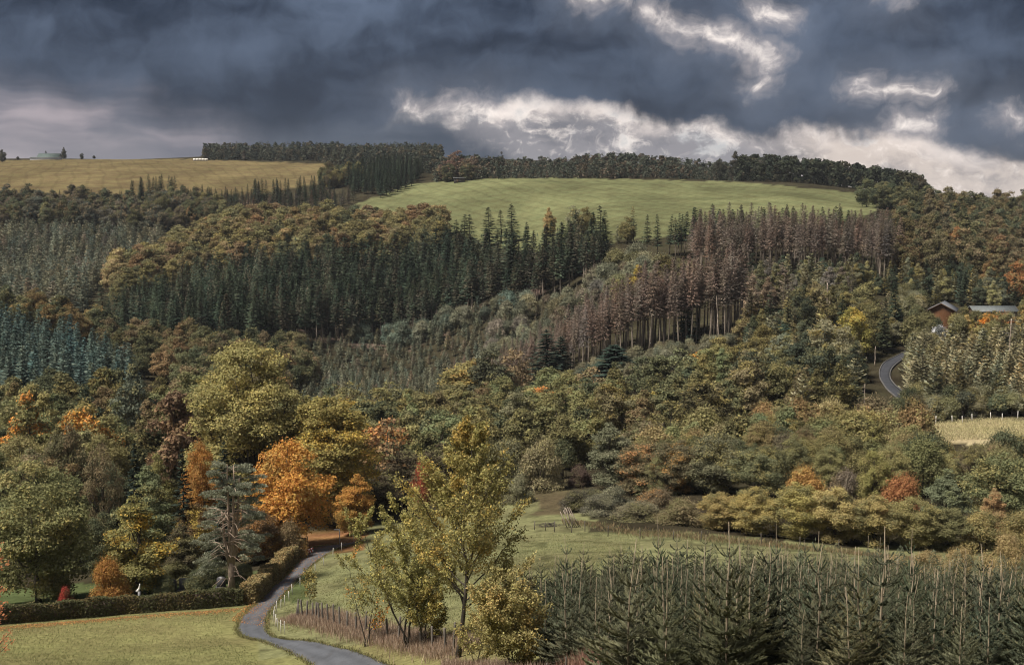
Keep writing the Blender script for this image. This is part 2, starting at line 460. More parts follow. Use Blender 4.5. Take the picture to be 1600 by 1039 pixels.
M['bark_fir'] = plain_mat('bark_fir', (0.36, 0.29, 0.20), (0.20, 0.16, 0.11), 5.0, 0.9, (2, 2, 0.6), 0.3)
M['bark_snag'] = plain_mat('bark_snag', (0.48, 0.41, 0.33), (0.16, 0.11, 0.08), 1.3, 0.9, (1, 1, 0.8), 0.3)
M['fir_twig'] = plain_mat('fir_twig', (0.085, 0.085, 0.055), (0.05, 0.055, 0.035), 2.0, 0.9)
M['twig'] = plain_mat('twig', (0.13, 0.095, 0.075), (0.07, 0.05, 0.04), 2.0, 0.9)
M['wood_grey'] = plain_mat('wood_grey', (0.19, 0.165, 0.14), (0.08, 0.07, 0.06), 4.0, 0.9, (3, 3, 0.5), 0.3)
M['wood_dark'] = plain_mat('wood_dark', (0.07, 0.058, 0.05), (0.035, 0.03, 0.026), 4.0, 0.9, (3, 3, 0.5), 0.3)
M['white'] = plain_mat('white', (0.74, 0.71, 0.66), (0.55, 0.52, 0.47), 6.0, 0.6)

# ------------------------------------------------------------------ plant generators (meshes in metres, base at the origin)
def unit(v):
    return v / (np.linalg.norm(v, axis=-1, keepdims=True) + 1e-9)
def sphere_dirs(rg, n):
    return unit(rg.normal(size=(n, 3)))
def leaf_quads(rg, C, N, size, asp=0.62):
    n = len(C)
    t = unit(np.cross(N, sphere_dirs(rg, n)))
    b = np.cross(N, t)
    s = size * rg.uniform(0.55, 1.3, (n, 1))
    return C, t * s, b * s * asp
def lobes_leaves(rg, lc, lr, n, size, down=0.25, flat=0.8, out=0.8, shell=0.22):
    """leaves spread over the shells of lobes lc (m,3) radii lr (m,)"""
    w = lr ** 2; w = w / w.sum()
    k = rg.choice(len(lc), n, p=w)
    d = sphere_dirs(rg, n)
    low = d[:, 2] < -0.15
    flip = low & (rg.random(n) > down)
    d[flip, 2] *= -1
    wob = 1 + 0.22 * np.sin(d[:, 0] * 7 + k) * np.cos(d[:, 1] * 6 + 2 * k) + 0.12 * np.sin(d[:, 2] * 11 + k * 1.7)
    r = (1 - np.abs(rg.normal(size=n)) * shell).clip(0.15, 1.05) * wob
    C = lc[k] + d * (r * lr[k])[:, None] * np.array([1, 1, flat])
    N = unit(d * out + rg.normal(size=(n, 3)) * 0.55 + np.array([0, 0, 0.25]))
    return leaf_quads(rg, C, N, size)
PROFILES = {
    'round': lambda t: np.sqrt(np.clip(1 - (2 * t - 0.95) ** 2 / 1.08, 0.02, 1)),
    'egg': lambda t: np.clip(np.sin(np.clip(t, 0, 1) ** 0.62 * math.pi) ** 0.75, 0.08, 1),
    'column': lambda t: np.clip(1 - np.abs(2 * t - 0.8) ** 2.6 * 0.9, 0.12, 1),
    'dome': lambda t: np.clip(np.sqrt(np.clip(1 - t ** 2.2, 0, 1)) * (0.75 + 0.25 * np.clip(t * 3, 0, 1)), 0.08, 1),
    'cone': lambda t: np.clip((1 - t) ** 0.7 * (0.55 + 0.45 * np.clip(t * 4, 0, 1)), 0.05, 1),
}
def broadleaf(seed, h, r, base, shape, nl, leaf, nlobe=34, trunk_r=None, bark='bark', leafmat='leaf', lobe=0.3, low_crown=None, bend=0.03):
    rg = np.random.default_rng(seed)
    cb = h * base
    pf = PROFILES[shape]
    t = rg.random(nlobe * 3)
    pr = pf(t); keep = rg.random(len(t)) < pr ** 1.1
    t = np.concatenate([t[keep][:nlobe], [0.97, 0.9, 0.55, 0.35]]); pr = pf(t)
    lr = r * lobe * rg.uniform(0.65, 1.25, len(t)) * (0.55 + 0.45 * pr)
    th = rg.random(len(t)) * 2 * math.pi
    rad = np.clip(r * pr - lr * 0.8, 0, None) * rg.uniform(0.08, 1.0, len(t)) ** 0.45
    lc = np.stack([rad * np.cos(th), rad * np.sin(th), cb + t * (h - cb) - lr * 0.6], 1)
    crown = MB()
    crown.diamonds(*lobes_leaves(rg, lc, lr, nl, leaf))
    # stray sprigs break the outline
    ns = nl // 14
    k = rg.integers(0, len(lc), ns); d = sphere_dirs(rg, ns); d[:, 2] = np.abs(d[:, 2])
    C = lc[k] + d * (lr[k] * rg.uniform(1.0, 1.3, ns))[:, None]
    crown.diamonds(*leaf_quads(rg, C, unit(d + rg.normal(size=(ns, 3))), leaf * 0.9))
    tr = MB()
    tr0 = trunk_r or h * 0.022
    n = 9
    zz = np.linspace(-0.4, cb + (h - cb) * 0.72, n)
    off = np.cumsum(rg.normal(size=(n, 2)) * h * bend * 0.35, 0); off[0] = 0; off[1] = 0
    pts = np.stack([off[:, 0], off[:, 1], zz], 1)
    rad_t = tr0 * (1 - np.linspace(0, 1, n) ** 1.1 * 0.85); rad_t[0] *= 1.35
    tr.tube(pts, rad_t, 8)
    order = rg.permutation(len(lc))[:max(10, nlobe // 2)]
    for i in order:
        q = rg.integers(3, n - 2)
        p0 = pts[q]; p1 = lc[i]
        if p1[2] < p0[2]: p0 = pts[3]
        mid = (p0 + p1) / 2 + np.array([0, 0, -0.06 * h * 0.5]) + rg.normal(size=3) * 0.02 * h
        tr.tube([p0, mid, p1], [rad_t[q] * 0.55, rad_t[q] * 0.36, 0.03], 5)
    return tr.mesh('trunk_mesh', [M[bark]], smooth=True), crown.mesh('crown_mesh', [M[leafmat]])

def conifer(seed, h, r, base, whorls, nb, spray, m=6, droop=0.25, rise=0.15, bark='bark', power=0.85, trunk_r=None, mat='needle', hang=0.35, twig=False, narrow=1.0, dead_low=0):
    rg = np.random.default_rng(seed)
    cb = h * base
    crown = MB(); tr = MB()
    tr0 = trunk_r or h * 0.013
    zz = np.linspace(-0.3, h, 7)
    pts = np.stack([np.zeros(7), np.zeros(7), zz], 1); pts[2:-1, :2] += rg.normal(size=(4, 2)) * h * 0.003
    tr.tube(pts, tr0 * (1.05 - np.linspace(0, 1, 7)), 7)
    CC, AA, BB = [], [], []
    ts = np.linspace(0, 1, whorls) ** 0.92
    for i, t0 in enumerate(ts):
        n = max(3, int(round(nb * (1 - 0.35 * t0))))
        a0 = rg.random() * 6.28
        for j in range(n):
            t = np.clip(t0 + rg.normal() * 0.35 / whorls, 0, 1)
            L = r * ((1 - t) ** power) * rg.uniform(0.72, 1.12) + 0.03 * r
            if rg.random() < 0.06: L *= 0.55
            az = a0 + j * 6.283 / n + rg.normal() * 0.2
            z0 = cb + t * (h - cb) * 0.985
            dr = droop * (1.15 - t)
            ca, sa = math.cos(az), math.sin(az)
            s = (np.arange(m) + rg.random(m) * 0.8) / m
            s = 0.12 + 0.88 * s
            rr = s * L; zz_ = z0 + L * (-dr * s + rise * s * s)
            C = np.stack([rr * ca, rr * sa, zz_], 1)
            side = np.where(np.arange(m) % 2 == 0, 1, -1) * rg.uniform(0.25, 0.8, m)
            dirv = np.stack([ca * np.cos(side) - sa * np.sin(side), sa * np.cos(side) + ca * np.sin(side), -dr + 2 * rise * s - hang * rg.random(m)], 1)
            dirv = unit(dirv)
            ln = spray * (0.55 + 0.6 * L / r) * rg.uniform(0.7, 1.25, m)
            C = C + dirv * ln[:, None] * 0.4
            up = unit(np.stack([rg.normal(size=m) * 0.35, rg.normal(size=m) * 0.35, np.ones(m)], 1))
            b = unit(np.cross(dirv, up))
            CC.append(C); AA.append(dirv * ln[:, None]); BB.append(b * (ln * 0.36 * narrow)[:, None])
            if twig:
                tr.tube([[0, 0, z0], [L * ca * 0.5, L * sa * 0.5, z0 - L * dr * 0.5 + L * rise * .25], [L * ca, L * sa, z0 + L * (rise - dr)]], [0.05, 0.035, 0.012], 3, cap=False)
    # tip
    CC.append(np.array([[0, 0, h - spray * 0.3]] * 3)); AA.append(np.array([[0, 0, spray * 0.7]] * 3))
    BB.append(np.array([[0.2, 0, 0], [0, 0.2, 0], [0.15, 0.15, 0]]) * spray)
    for q in range(dead_low):
        az = rg.random() * 6.28; z0 = cb * rg.uniform(0.35, 1.0); L = r * rg.uniform(0.25, 0.6)
        tr.tube([[0, 0, z0], [L * math.cos(az), L * math.sin(az), z0 - L * 0.25]], [0.035, 0.01], 3, cap=False)
    crown.diamonds(np.concatenate(CC), np.concatenate(AA), np.concatenate(BB))
    return tr.mesh('trunk_mesh', [M[bark]], smooth=True), crown.mesh('crown_mesh', [M[mat]])

def shrub(seed, h, r, nl, leaf, nlobe=18, mat='leaf', stems=7):
    rg = np.random.default_rng(seed)
    t = rg.random(nlobe)
    lr = r * 0.36 * rg.uniform(0.7, 1.2, nlobe)
    th = rg.random(nlobe) * 6.283
    rad = np.clip(r * np.sqrt(np.clip(1 - (t * 0.95) ** 2, 0, 1)) - lr * 0.8, 0, None) * rg.uniform(0.4, 1, nlobe) ** 0.6
    lc = np.stack([rad * np.cos(th), rad * np.sin(th), 0.12 * h + t * h * 0.82 - lr * 0.3], 1)
    crown = MB(); crown.diamonds(*lobes_leaves(rg, lc, lr, nl, leaf, down=0.5, flat=0.9))
    ns = nl // 8
    k = rg.integers(0, nlobe, ns); d = sphere_dirs(rg, ns); d[:, 2] = np.abs(d[:, 2]) + 0.4; d = unit(d)
    C = lc[k] + d * (lr[k] * rg.uniform(1.0, 1.55, ns))[:, None]
    C, a, b = leaf_quads(rg, C, unit(np.cross(d, sphere_dirs(rg, ns))), leaf)
    crown.diamonds(C, d * leaf * 1.2, b * 0.5)
    tr = MB()
    for i in rg.permutation(nlobe)[:stems]:
        p0 = np.array([*rg.normal(size=2) * 0.12 * r, -0.2])
        p1 = lc[i]; mid = (p0 + p1) / 2 + np.array([p1[0], p1[1], 0]) * -0.12
        tr.tube([p0, mid, p1], [0.02 * h, 0.013 * h, 0.004 * h], 5)
    return tr.mesh('stems_mesh', [M['bark']], smooth=True), crown.mesh('foliage_mesh', [M[mat]])

def fir(seed, h, detail=1.0, sparse=0.5):
    """young plantation fir: long bare leader, open whorls of upswept branches, pale stem between them, dense skirt"""
    rg = np.random.default_rng(seed)
    tr = MB(); crown = MB()
    lead = h * rg.uniform(0.15, 0.24)
    zt = h - lead
    zz = np.array([-0.2, h * 0.3, h * 0.6, zt, h]); w = rg.normal(size=(5, 2)) * 0.012 * h; w[0] = 0
    sp = np.stack([w[:, 0], w[:, 1], zz], 1)
    tr.tube(sp, [0.05 * h / 4, 0.036 * h / 4, 0.027 * h / 4, 0.018 * h / 4, 0.009 * h / 4], 6)
    nw = 8
    zs = zt * (1 - (np.linspace(0, 1, nw) ** 0.85) * 0.93)
    CC, AA, BB = [], [], []
    def twigs(p, d, ln, wd):
        CC.append(p + d * ln[:, None]); AA.append(d * ln[:, None])
        up = np.array([0, 0, 1.0]) + rg.normal(size=d.shape) * 0.5
        b = unit(np.cross(d, up)); BB.append(b * wd)
        CC.append(p + d * ln[:, None]); AA.append(d * ln[:, None] * 0.96)
        BB.append(unit(np.cross(d, b)) * wd)
    for i, z in enumerate(zs):
        t = i / (nw - 1)
        L0_ = (0.22 + 0.66 * min(1, t * 1.15) ** 0.95) * h * 0.42
        nb = 6 + (2 if i > 2 else 0) + (1 if i > 5 else 0)
        a0 = rg.random() * 6.28
        for j in range(nb):
            az = a0 + j * 6.283 / nb + rg.normal() * 0.13
            L = L0_ * rg.uniform(0.78, 1.15)
            upc = 0.60 - 0.42 * min(1, t * 1.4) + rg.normal() * 0.06
            dirh = np.array([math.cos(az), math.sin(az), 0.0])
            def P(s): return np.array([0, 0, z])[None] + dirh[None] * (s * L)[:, None] + np.array([0, 0, 1.0])[None] * (L * (upc * s * s * 0.9 + 0.10 * s))[:, None]
            s = np.linspace(0, 1, 4)
            tr.tube(P(s), [0.014 * h / 4 + 0.002, 0.010, 0.008, 0.004], 3, mat=1, cap=False)
            # needles along the branch
            k = max(4, int(L * 7 * detail))
            s = (np.arange(k) + rg.random(k)) / k * 0.92 + 0.06
            p = P(s); q = P(np.clip(s + 0.05, 0, 1.1)); d = unit(q - p)
            twigs(p, d, np.full(k, L / k * 0.8), 0.030)
            # side twigs, longer towards the inside of old branches
            if i >= 1:
                k2 = max(6, int((9 + 26 * t) * L * 1.9 * detail))
                s = rg.uniform(0.12 if i > 3 else 0.35 if i > 1 else 0.5, 1.0, k2)
                p = P(s); d0 = unit(P(np.clip(s + 0.05, 0, 1.1)) - p)
                sgn = np.where(rg.random(k2) < 0.5, 1, -1)[:, None]
                lat = np.cross(d0, np.array([0, 0, 1.0])) * sgn
                d = unit(d0 * 0.75 + lat * 0.75 + np.array([0, 0, 0.18]) + rg.normal(size=(k2, 3)) * 0.2)
                ln = (0.05 + 0.19 * (1 - s) * L + 0.03 * t) * rg.uniform(0.6, 1.2, k2) * 0.7
                twigs(p, d, ln, 0.030)
        # internodal twigs around the stem
        if i > 4:
            k = int(22 * detail)
            az = rg.random(k) * 6.28; d = unit(np.stack([np.cos(az), np.sin(az), rg.uniform(0.0, 0.8, k)], 1))
            p = np.stack([np.zeros(k), np.zeros(k), z + rg.random(k) * 0.35], 1)
            twigs(p, d, rg.uniform(0.08, 0.2, k), 0.024)
    crown.diamonds(np.concatenate(CC), np.concatenate(AA), np.concatenate(BB))
    return tr.mesh('trunk_mesh', [M['bark_fir'], M['fir_twig']], smooth=True), crown.mesh('crown_mesh', [M['needle']])

def low_tree(seed, kind_, h, r, n, leaf):
    """one small far tree as bare arrays (vertices of diamonds), for the stuff masses"""
    rg = np.random.default_rng(seed)
    if kind_ == 'cone':
        t = rg.random(n) ** 1.35
        az = rg.random(n) * 6.283
        rr = r * (1 - t) ** 0.8 * np.sqrt(rg.uniform(0.3, 1.05, n)) + 0.03
        C = np.stack([rr * np.cos(az), rr * np.sin(az), h * (0.05 + 0.93 * t)], 1)
        d = unit(np.stack([np.cos(az), np.sin(az), rg.uniform(-0.5, 0.6, n)], 1))
        ln = leaf * (0.5 + 0.7 * (1 - t)) * rg.uniform(0.7, 1.2, n)
        b = unit(np.cross(d, np.stack([rg.normal(size=n) * .5, rg.normal(size=n) * .5, np.ones(n)], 1)))
        A = d * ln[:, None]; B = b * (ln * 0.42)[:, None]
        C = np.concatenate([C, [[0, 0, h * 0.97]]]); A = np.concatenate([A, [[0, 0, h * 0.06]]]); B = np.concatenate([B, [[0.012, 0.005, 0]]])
    else:
        m = 9
        tt = rg.random(m); lr = r * 0.42 * rg.uniform(0.7, 1.2, m); th = rg.random(m) * 6.283
        rad = (r * PROFILES['round'](tt) - lr * 0.7).clip(0) * rg.uniform(0.4, 1, m)
        lc = np.stack([rad * np.cos(th), rad * np.sin(th), h * 0.12 + tt * h * 0.82 - lr * .4], 1)
        C, A, B = lobes_leaves(rg, lc, lr, n, leaf)
    return np.stack([C - A, C + B, C + A, C - B], 1).reshape(-1, 3)
print('generators', round(time.time() - T0, 1))

# ------------------------------------------------------------------ ground
LANE = [((440, 1085), (760, 1085)), ((470, 1060), (675, 1060)), ((487, 1039), (600, 1037)), ((450, 1018), (545, 1016)), ((412, 1003), (490, 1003)),
        ((386, 997), (443, 999)), ((373, 988), (423, 993)), ((374, 972), (416, 979)), ((388, 955), (418, 962)), ((403, 942), (431, 944)),
        ((429, 916), (452, 919)), ((456, 890), (479, 892)), ((475, 871), (502, 873)), ((487, 859), (522, 860)), ((500, 854), (545, 853)), ((540, 849), (580, 845))]
HILL_ROAD = [((1422, 548), (1436, 551)), ((1405, 556), (1414, 561)), ((1384, 567), (1400, 570)), ((1376, 579), (1391, 580)), ((1376, 592), (1390, 592)), ((1384, 606), (1398, 603)), ((1396, 618), (1410, 613)), ((1412, 632), (1424, 626)), ((1428, 642), (1438, 635))]
def smooth_pairs(pairs, n):
    L = np.array([hit(*p[0]) for p in pairs]); Rr = np.array([hit(*p[1]) for p in pairs])
    k = np.arange(len(pairs)); t = np.linspace(0, len(pairs) - 1, n)
    def cr(P):
        Pp = np.concatenate([[2 * P[0] - P[1]], P, [2 * P[-1] - P[-2]]])
        i = np.clip(t.astype(int), 0, len(P) - 2); f = (t - i)[:, None]
        a, b, c, d = Pp[i], Pp[i + 1], Pp[i + 2], Pp[i + 3]
        return 0.5 * ((2 * b) + (-a + c) * f + (2 * a - 5 * b + 4 * c - d) * f ** 2 + (-a + 3 * b - 3 * c + d) * f ** 3)
    return cr(L), cr(Rr)
laneL, laneR = smooth_pairs(LANE, 260)
_rg = np.random.default_rng(8)
for _e, _o in ((laneL, laneR), (laneR, laneL)):
    _n = np.convolve(_rg.normal(size=len(_e) + 4), np.ones(5) / 5, 'valid')[:len(_e)]
    _d = _o - _e; _d /= np.linalg.norm(_d, axis=1, keepdims=True)
    _e += _d * (_n * 0.16)[:, None]
hillL, hillR = smooth_pairs(HILL_ROAD, 50)

def mask(px, py, D, poly, d0, d1):
    return inpoly(px, py, poly) & (D > d0) & (D < d1)
UPFIELD = [(560, 318), (600, 306), (645, 284), (700, 279), (800, 277), (950, 279), (1150, 284), (1358, 303), (1376, 325), (1340, 345), (1180, 360), (1000, 400), (900, 400), (800, 390), (690, 360), (560, 330)]
LFIELD = [(-400, 256), (150, 248), (320, 249), (525, 257), (532, 266), (500, 287), (420, 303), (200, 306), (-400, 300)]
CLEARING = [(1405, 672), (1440, 662), (1600, 655), (1900, 655), (1900, 694), (1430, 694)]
def build_ground():
    pxg, pyg = proj(GX, GY, GH)
    D = GY
    n1 = vnoise(GX / 14, GY / 14, 11); n2 = vnoise(GX / 2.3, GY / 2.3, 12); n3 = vnoise(GX / 45, GY / 45, 13)
    col = np.zeros(GX.shape + (3,))
    def c(*v): return np.array(v)
    floor = c(0.034, 0.028, 0.018)[None, None] * (0.7 + 0.6 * n2[..., None]) + c(0.008, 0.010, 0.004) * n1[..., None]
    col[:] = floor
    grass = c(0.150, 0.148, 0.062) * (0.86 + 0.28 * n1[..., None]) * (0.9 + 0.2 * n2[..., None])
    dry = c(0.21, 0.18, 0.08)
    g2 = grass * (1 - 0.35 * n1[..., None]) + dry * 0.35 * n1[..., None]
    wob = (vnoise(GX / 4, GY / 4, 21) - .5) + 0.6 * (vnoise(GX / 1.3, GY / 1.3, 22) - .5)
    pxg = pxg + wob * 24 * np.clip(120 / D, 0.2, 1); D = D * (1 + wob * 0.035); pyg = pyg + wob * 3
    near = D < 168 - 34 * np.clip((520 - pxg) / 60, 0, 1)
    near &= ~((pxg < 480) & (D > 126))
    near &= ~((pxg > 930) & (D > 131))
    col[near] = g2[near]
    past = near & (pxg > 400) & (D > 82)
    tuss = np.clip((vnoise(GX / 1.5, GY / 0.7, 15) - 0.60) * 5, 0, 1)[..., None]
    pc = c(0.158, 0.156, 0.076) * (0.85 + 0.3 * n1[..., None]) * (1 - 0.45 * tuss)
    col[past] = pc[past]
    # fallen leaves under the left-hand trees and at the end of the lane
    lit = (pxg > 465) & (pxg < 570) & (D > 139) & (D < 165)
    lc = c(0.16, 0.075, 0.035) * (0.6 + 0.8 * n2[..., None]) * (0.35 + 0.65 * (n1[..., None] > 0.45)) + grass * 0.2
    col[lit] = lc[lit]
    m = (pxg < 480) & (D > 110) & (D < 132)
    lawn = c(0.07, 0.085, 0.035) * (0.7 + 0.6 * n2[..., None])
    col[m] = lawn[m]
    m = mask(pxg, pyg, D, UPFIELD, 560, 925)
    f = c(0.128, 0.134, 0.064) * (0.9 + 0.2 * n3[..., None])
    stripe = vnoise(GX / 60, GY / 7, 16)[..., None]
    tram = 1 - 0.18 * (np.abs(((GX * 0.92 + GY * 0.38) / 15.0 + 0.3 * n3) % 1.0 - 0.5) < 0.07)[..., None]
    damp = 1 - 0.16 * np.clip((vnoise(GX / 34, GY / 20, 31) - 0.55) * 4, 0, 1)[..., None]
    col[m] = (f * (0.90 + 0.2 * stripe) * tram * damp)[m]
    m = mask(pxg, pyg, D, LFIELD, 850, 1340)
    f = c(0.125, 0.098, 0.048) * (0.88 + 0.24 * vnoise(GX / 80, GY / 10, 17)[..., None])
    col[m] = f[m]
    m = mask(pxg, pyg, D, CLEARING, 200, 262)
    f = c(0.32, 0.275, 0.155) * (0.75 + 0.5 * vnoise(GX / 5, GY / 2.2, 18)[..., None])
    col[m] = f[m]
    m = (pxg > 835) & (pxg < 905) & (D > 150) & (D < 190)
    f = c(0.09, 0.075, 0.042) * (0.7 + 0.6 * n2[..., None])
    col[m] = f[m]
    m = (pxg > 440) & (pxg < 860) & (D > 493) & (D < 503)
    col[m] = c(0.115, 0.082, 0.065)
    nD, nU = GX.shape
    V = np.stack([GX, GY, GH], -1).reshape(-1, 3)
    i = np.arange(nD - 1)[:, None] * nU; j = np.arange(nU - 1)[None]
    F = np.stack([i + j, i + j + 1, i + nU + j + 1, i + nU + j], -1).reshape(-1, 4)
    mb = MB(); mb.add(V, F)
    m_, t, out = mat_new('ground')
    a = t.new('ShaderNodeAttribute', attribute_type='GEOMETRY', attribute_name='tint')
    tc = t.new('ShaderNodeTexCoord')
    n_a = t.noise(tc.outputs['Object'], 1.4, 6, 0.65)
    n_b = t.noise(tc.outputs['Object'], 0.09, 5, 0.6)
    n_c = t.noise(t.vm('MULTIPLY', tc.outputs['Object'], (0.35, 1.0, 1.0)), 7.0, 3, 0.6)
    k = t.m('MULTIPLY', t.m('MULTIPLY', t.smooth(n_a, 0.3, 0.7, 0.78, 1.2), t.smooth(n_b, 0.3, 0.7, 0.86, 1.14)), t.smooth(n_c, 0.3, 0.7, 0.8, 1.2))
    gx, gy, _gz = t.sep(tc.outputs['Object'])
    u = t.m('ADD', t.m('ADD', t.m('MULTIPLY', gx, 0.085), t.m('MULTIPLY', gy, 0.03)), t.m('MULTIPLY', t.noise(tc.outputs['Object'], 0.008, 2, 0.5), 3.0))
    line = t.smooth(t.m('ABSOLUTE', t.m('SUBTRACT', t.m('FRACT', u), 0.5)), 0.06, 0.14, 0.86, 1.0)
    n_d = t.noise(t.vm('MULTIPLY', tc.outputs['Object'], (1.0, 0.5, 1)), 0.022, 5, 0.62)
    farm = t.smooth(gy, 420, 560)
    k = t.m('MULTIPLY', k, t.m('ADD', 1.0, t.m('MULTIPLY', farm, t.m('SUBTRACT', t.m('MULTIPLY', line, t.smooth(n_d, 0.34, 0.66, 0.80, 1.15)), 1.0))))
    hs = t.new('ShaderNodeHueSaturation'); t.put(hs.inputs['Color'], a.outputs['Color']); t.put(hs.inputs['Value'], k)
    t.put(hs.inputs['Hue'], t.smooth(n_b, 0.3, 0.7, 0.485, 0.512))
    p = t.new('ShaderNodeBsdfDiffuse'); t.l.new(hs.outputs[0], p.inputs['Color'])
    b = t.new('ShaderNodeBump'); b.inputs['Strength'].default_value = 0.6; b.inputs['Distance'].default_value = 0.15
    t.l.new(t.m('ADD', n_a, n_c), b.inputs['Height']); t.l.new(b.outputs[0], p.inputs['Normal'])
    t.l.new(p.outputs[0], out.inputs[0])
    o = obj('ground', mb.mesh('ground', [m_], attr=col.reshape(-1, 3), smooth=True))
    kind(o, 'structure', 'rolling valley ground of meadow, fields and forest floor', 'ground')
build_ground()

def strip(name, L, Rr, mat, label, cat, lift=0.06, nx=5, attr=False):
    n = len(L)
    V = []; fs = np.concatenate([[0], np.linspace(0, 1, nx), [1]])
    for k in range(nx):
        f = k / (nx - 1)
        P = L * (1 - f) + Rr * f
        P = P.copy(); P[:, 2] = gz(P[:, 0], P[:, 1]) + lift + 0.03 * math.sin(f * math.pi)
        V.append(P)
    # skirts at both edges
    a = V[0].copy(); a[:, 2] -= 0.35; b = V[-1].copy(); b[:, 2] -= 0.35
    V = [a] + V + [b]
    V = np.stack(V, 1).reshape(-1, 3); nx += 2
    i = np.arange(n - 1)[:, None] * nx; j = np.arange(nx - 1)[None]
    F = np.stack([i + j, i + j + 1, i + nx + j + 1, i + nx + j], -1).reshape(-1, 4)
    tint = None
    if attr:
        tr_ = np.exp(-((fs - 0.27) / 0.09) ** 2) + np.exp(-((fs - 0.73) / 0.09) ** 2)
        ed = np.exp(-fs / 0.07) + np.exp(-(1 - fs) / 0.07)
        base = np.clip(1.0 - 0.22 * tr_, 0, 2)[:, None] * np.ones(3)
        mud = np.array([0.95, 0.78, 0.55])
        row = base * (1 - 0.55 * ed[:, None]) + mud * 0.55 * ed[:, None]
        tint = np.tile(row, (n, 1))
    o = obj(name, MB().add(V, F).mesh(name, [mat], attr=tint, smooth=True))
    return kind(o, 'structure', label, cat)
def asphalt():
    m, t, out = mat_new('asphalt')
    tc = t.new('ShaderNodeTexCoord'); P = tc.outputs['Object']
    n1 = t.noise(P, 0.35, 4, 0.6); n2 = t.noise(P, 9.0, 4, 0.7); n3 = t.noise(t.vm('MULTIPLY', P, (1.0, 0.4, 1)), 1.2, 3, 0.5)
    c = t.mix(t.smooth(n1, 0.3, 0.7), (0.056, 0.061, 0.072, 1), (0.088, 0.094, 0.107, 1))
    c = t.mix(t.smooth(n2, 0.35, 0.7, 0, 0.5), c, (0.12, 0.125, 0.135, 1))
    c = t.mix(t.smooth(n3, 0.52, 0.66, 0, 0.6), c, (0.055, 0.056, 0.06, 1))
    at_ = t.new('ShaderNodeAttribute', attribute_type='GEOMETRY', attribute_name='tint')
    c = t.mix(1.0, c, at_.outputs['Color'], 'MULTIPLY')
    p = t.new('ShaderNodeBsdfPrincipled'); t.l.new(c, p.inputs['Base Color']); p.inputs['Roughness'].default_value = 0.75
    t.l.new(p.outputs[0], out.inputs[0])
    return m
M['asphalt'] = asphalt()
strip('road', laneL, laneR, M['asphalt'], 'narrow grey farm lane winding down past the hedge', 'road', nx=15, attr=True)
M['asphalt_dark'] = plain_mat('asphalt_dark', (0.046, 0.048, 0.056), (0.032, 0.034, 0.040), 0.8)
strip('road', hillL, hillR, M['asphalt_dark'], 'dark road bend between trees on the right hillside', 'road', lift=0.25)
M['kerb'] = plain_mat('kerb', (0.13, 0.125, 0.12), (0.08, 0.077, 0.073), 1.5)
for side, sgn in ((hillL, -1), (hillR, 1)):
    d = (hillR - hillL); d /= np.linalg.norm(d, axis=1, keepdims=True)
    a = side + d * sgn * 0.05; b = side + d * sgn * 0.28
    strip('kerb', a if sgn > 0 else b, b if sgn > 0 else a, M['kerb'], 'pale verge strip along the %s edge of the hillside road' % ('inner' if sgn > 0 else 'outer'), 'kerb', lift=0.40, nx=3)
print('ground', round(time.time() - T0, 1))

# ------------------------------------------------------------------ plant prototypes
K = {}
def reg(name, builder, variants, h, r):
    K[name] = [(*builder(v), h, r) for v in variants]
reg('spruce', lambda s: conifer(s, 24, 3.8, 0.14, 22 + s % 3 * 4, 8, 0.85, m=8, hang=0.2 + 0.08 * (s % 3), power=0.7 + 0.08 * (s % 4)), (1, 2, 3, 24, 25), 24, 3.8)
reg('spruce_tall', lambda s: conifer(s, 25, 3.2, 0.30 + 0.05 * (s % 4), 23, 7, 0.78, m=7, hang=0.35, bark='bark_pale', dead_low=24, power=0.65 + 0.1 * (s % 3)), (4, 5, 6, 26, 27), 25, 3.2)
reg('dead_spruce', lambda s: conifer(s, 24, 2.6, 0.42 + 0.04 * (s % 3), 24, 7, 0.6, m=7, hang=0.75, bark='bark_pale', dead_low=26, narrow=0.5, droop=0.35, rise=0.3, power=0.55 + 0.1 * (s % 3), twig=True), (7, 8, 9, 10, 28), 24, 2.7)
reg('dead_young', lambda s: conifer(s, 14, 2.2, 0.2, 20, 6, 0.5, m=5, hang=0.5, bark='bark_pale', narrow=0.5, droop=0.1, rise=0.25, power=0.6, twig=True), (11, 12), 14, 2.2)
reg('blue_spruce', lambda s: conifer(s, 12, 2.5, 0.05, 17, 8, 0.62, m=7, droop=0.12, rise=0.22, hang=0.15), (13, 14, 15), 12, 2.5)
reg('young_conifer', lambda s: conifer(s, 8, 2.2, 0.02, 13, 8, 0.55, m=6, droop=0.08, rise=0.28, hang=0.1, power=0.55 + 0.1 * (s % 3)), (16, 17, 18, 29), 8, 2.2)
reg('olive_conifer', lambda s: conifer(s, 10, 2.8, 0.03, 14, 8, 0.6, m=8, droop=0.02, rise=0.3, hang=0.15, power=0.6), (19, 20, 21), 10, 2.8)
reg('larch', lambda s: conifer(s, 15, 2.8, 0.18, 18, 7, 0.55, m=6, droop=0.15, rise=0.25, hang=0.3, narrow=0.8, power=0.6, twig=True), (22, 23), 15, 2.8)
reg('beech', lambda s: broadleaf(s, 16, 6.0, 0.2, 'dome', 9000, 0.30, nlobe=34, lobe=0.33), (31, 32, 33, 34), 16, 6.0)
reg('oak', lambda s: broadleaf(s, 13, 5.4, 0.12, 'round', 13000, 0.22, nlobe=44, lobe=0.31), (35, 36, 37, 38), 13, 5.4)
reg('egg', lambda s: broadleaf(s, 14, 4.4, 0.08, 'egg', 12000, 0.21, nlobe=44, lobe=0.32), (39, 40, 41), 14, 4.4)
reg('bare', lambda s: broadleaf(s, 11, 4.2, 0.15, 'round', 2600, 0.24, nlobe=44, lobe=0.26), (42, 43), 11, 4.2)
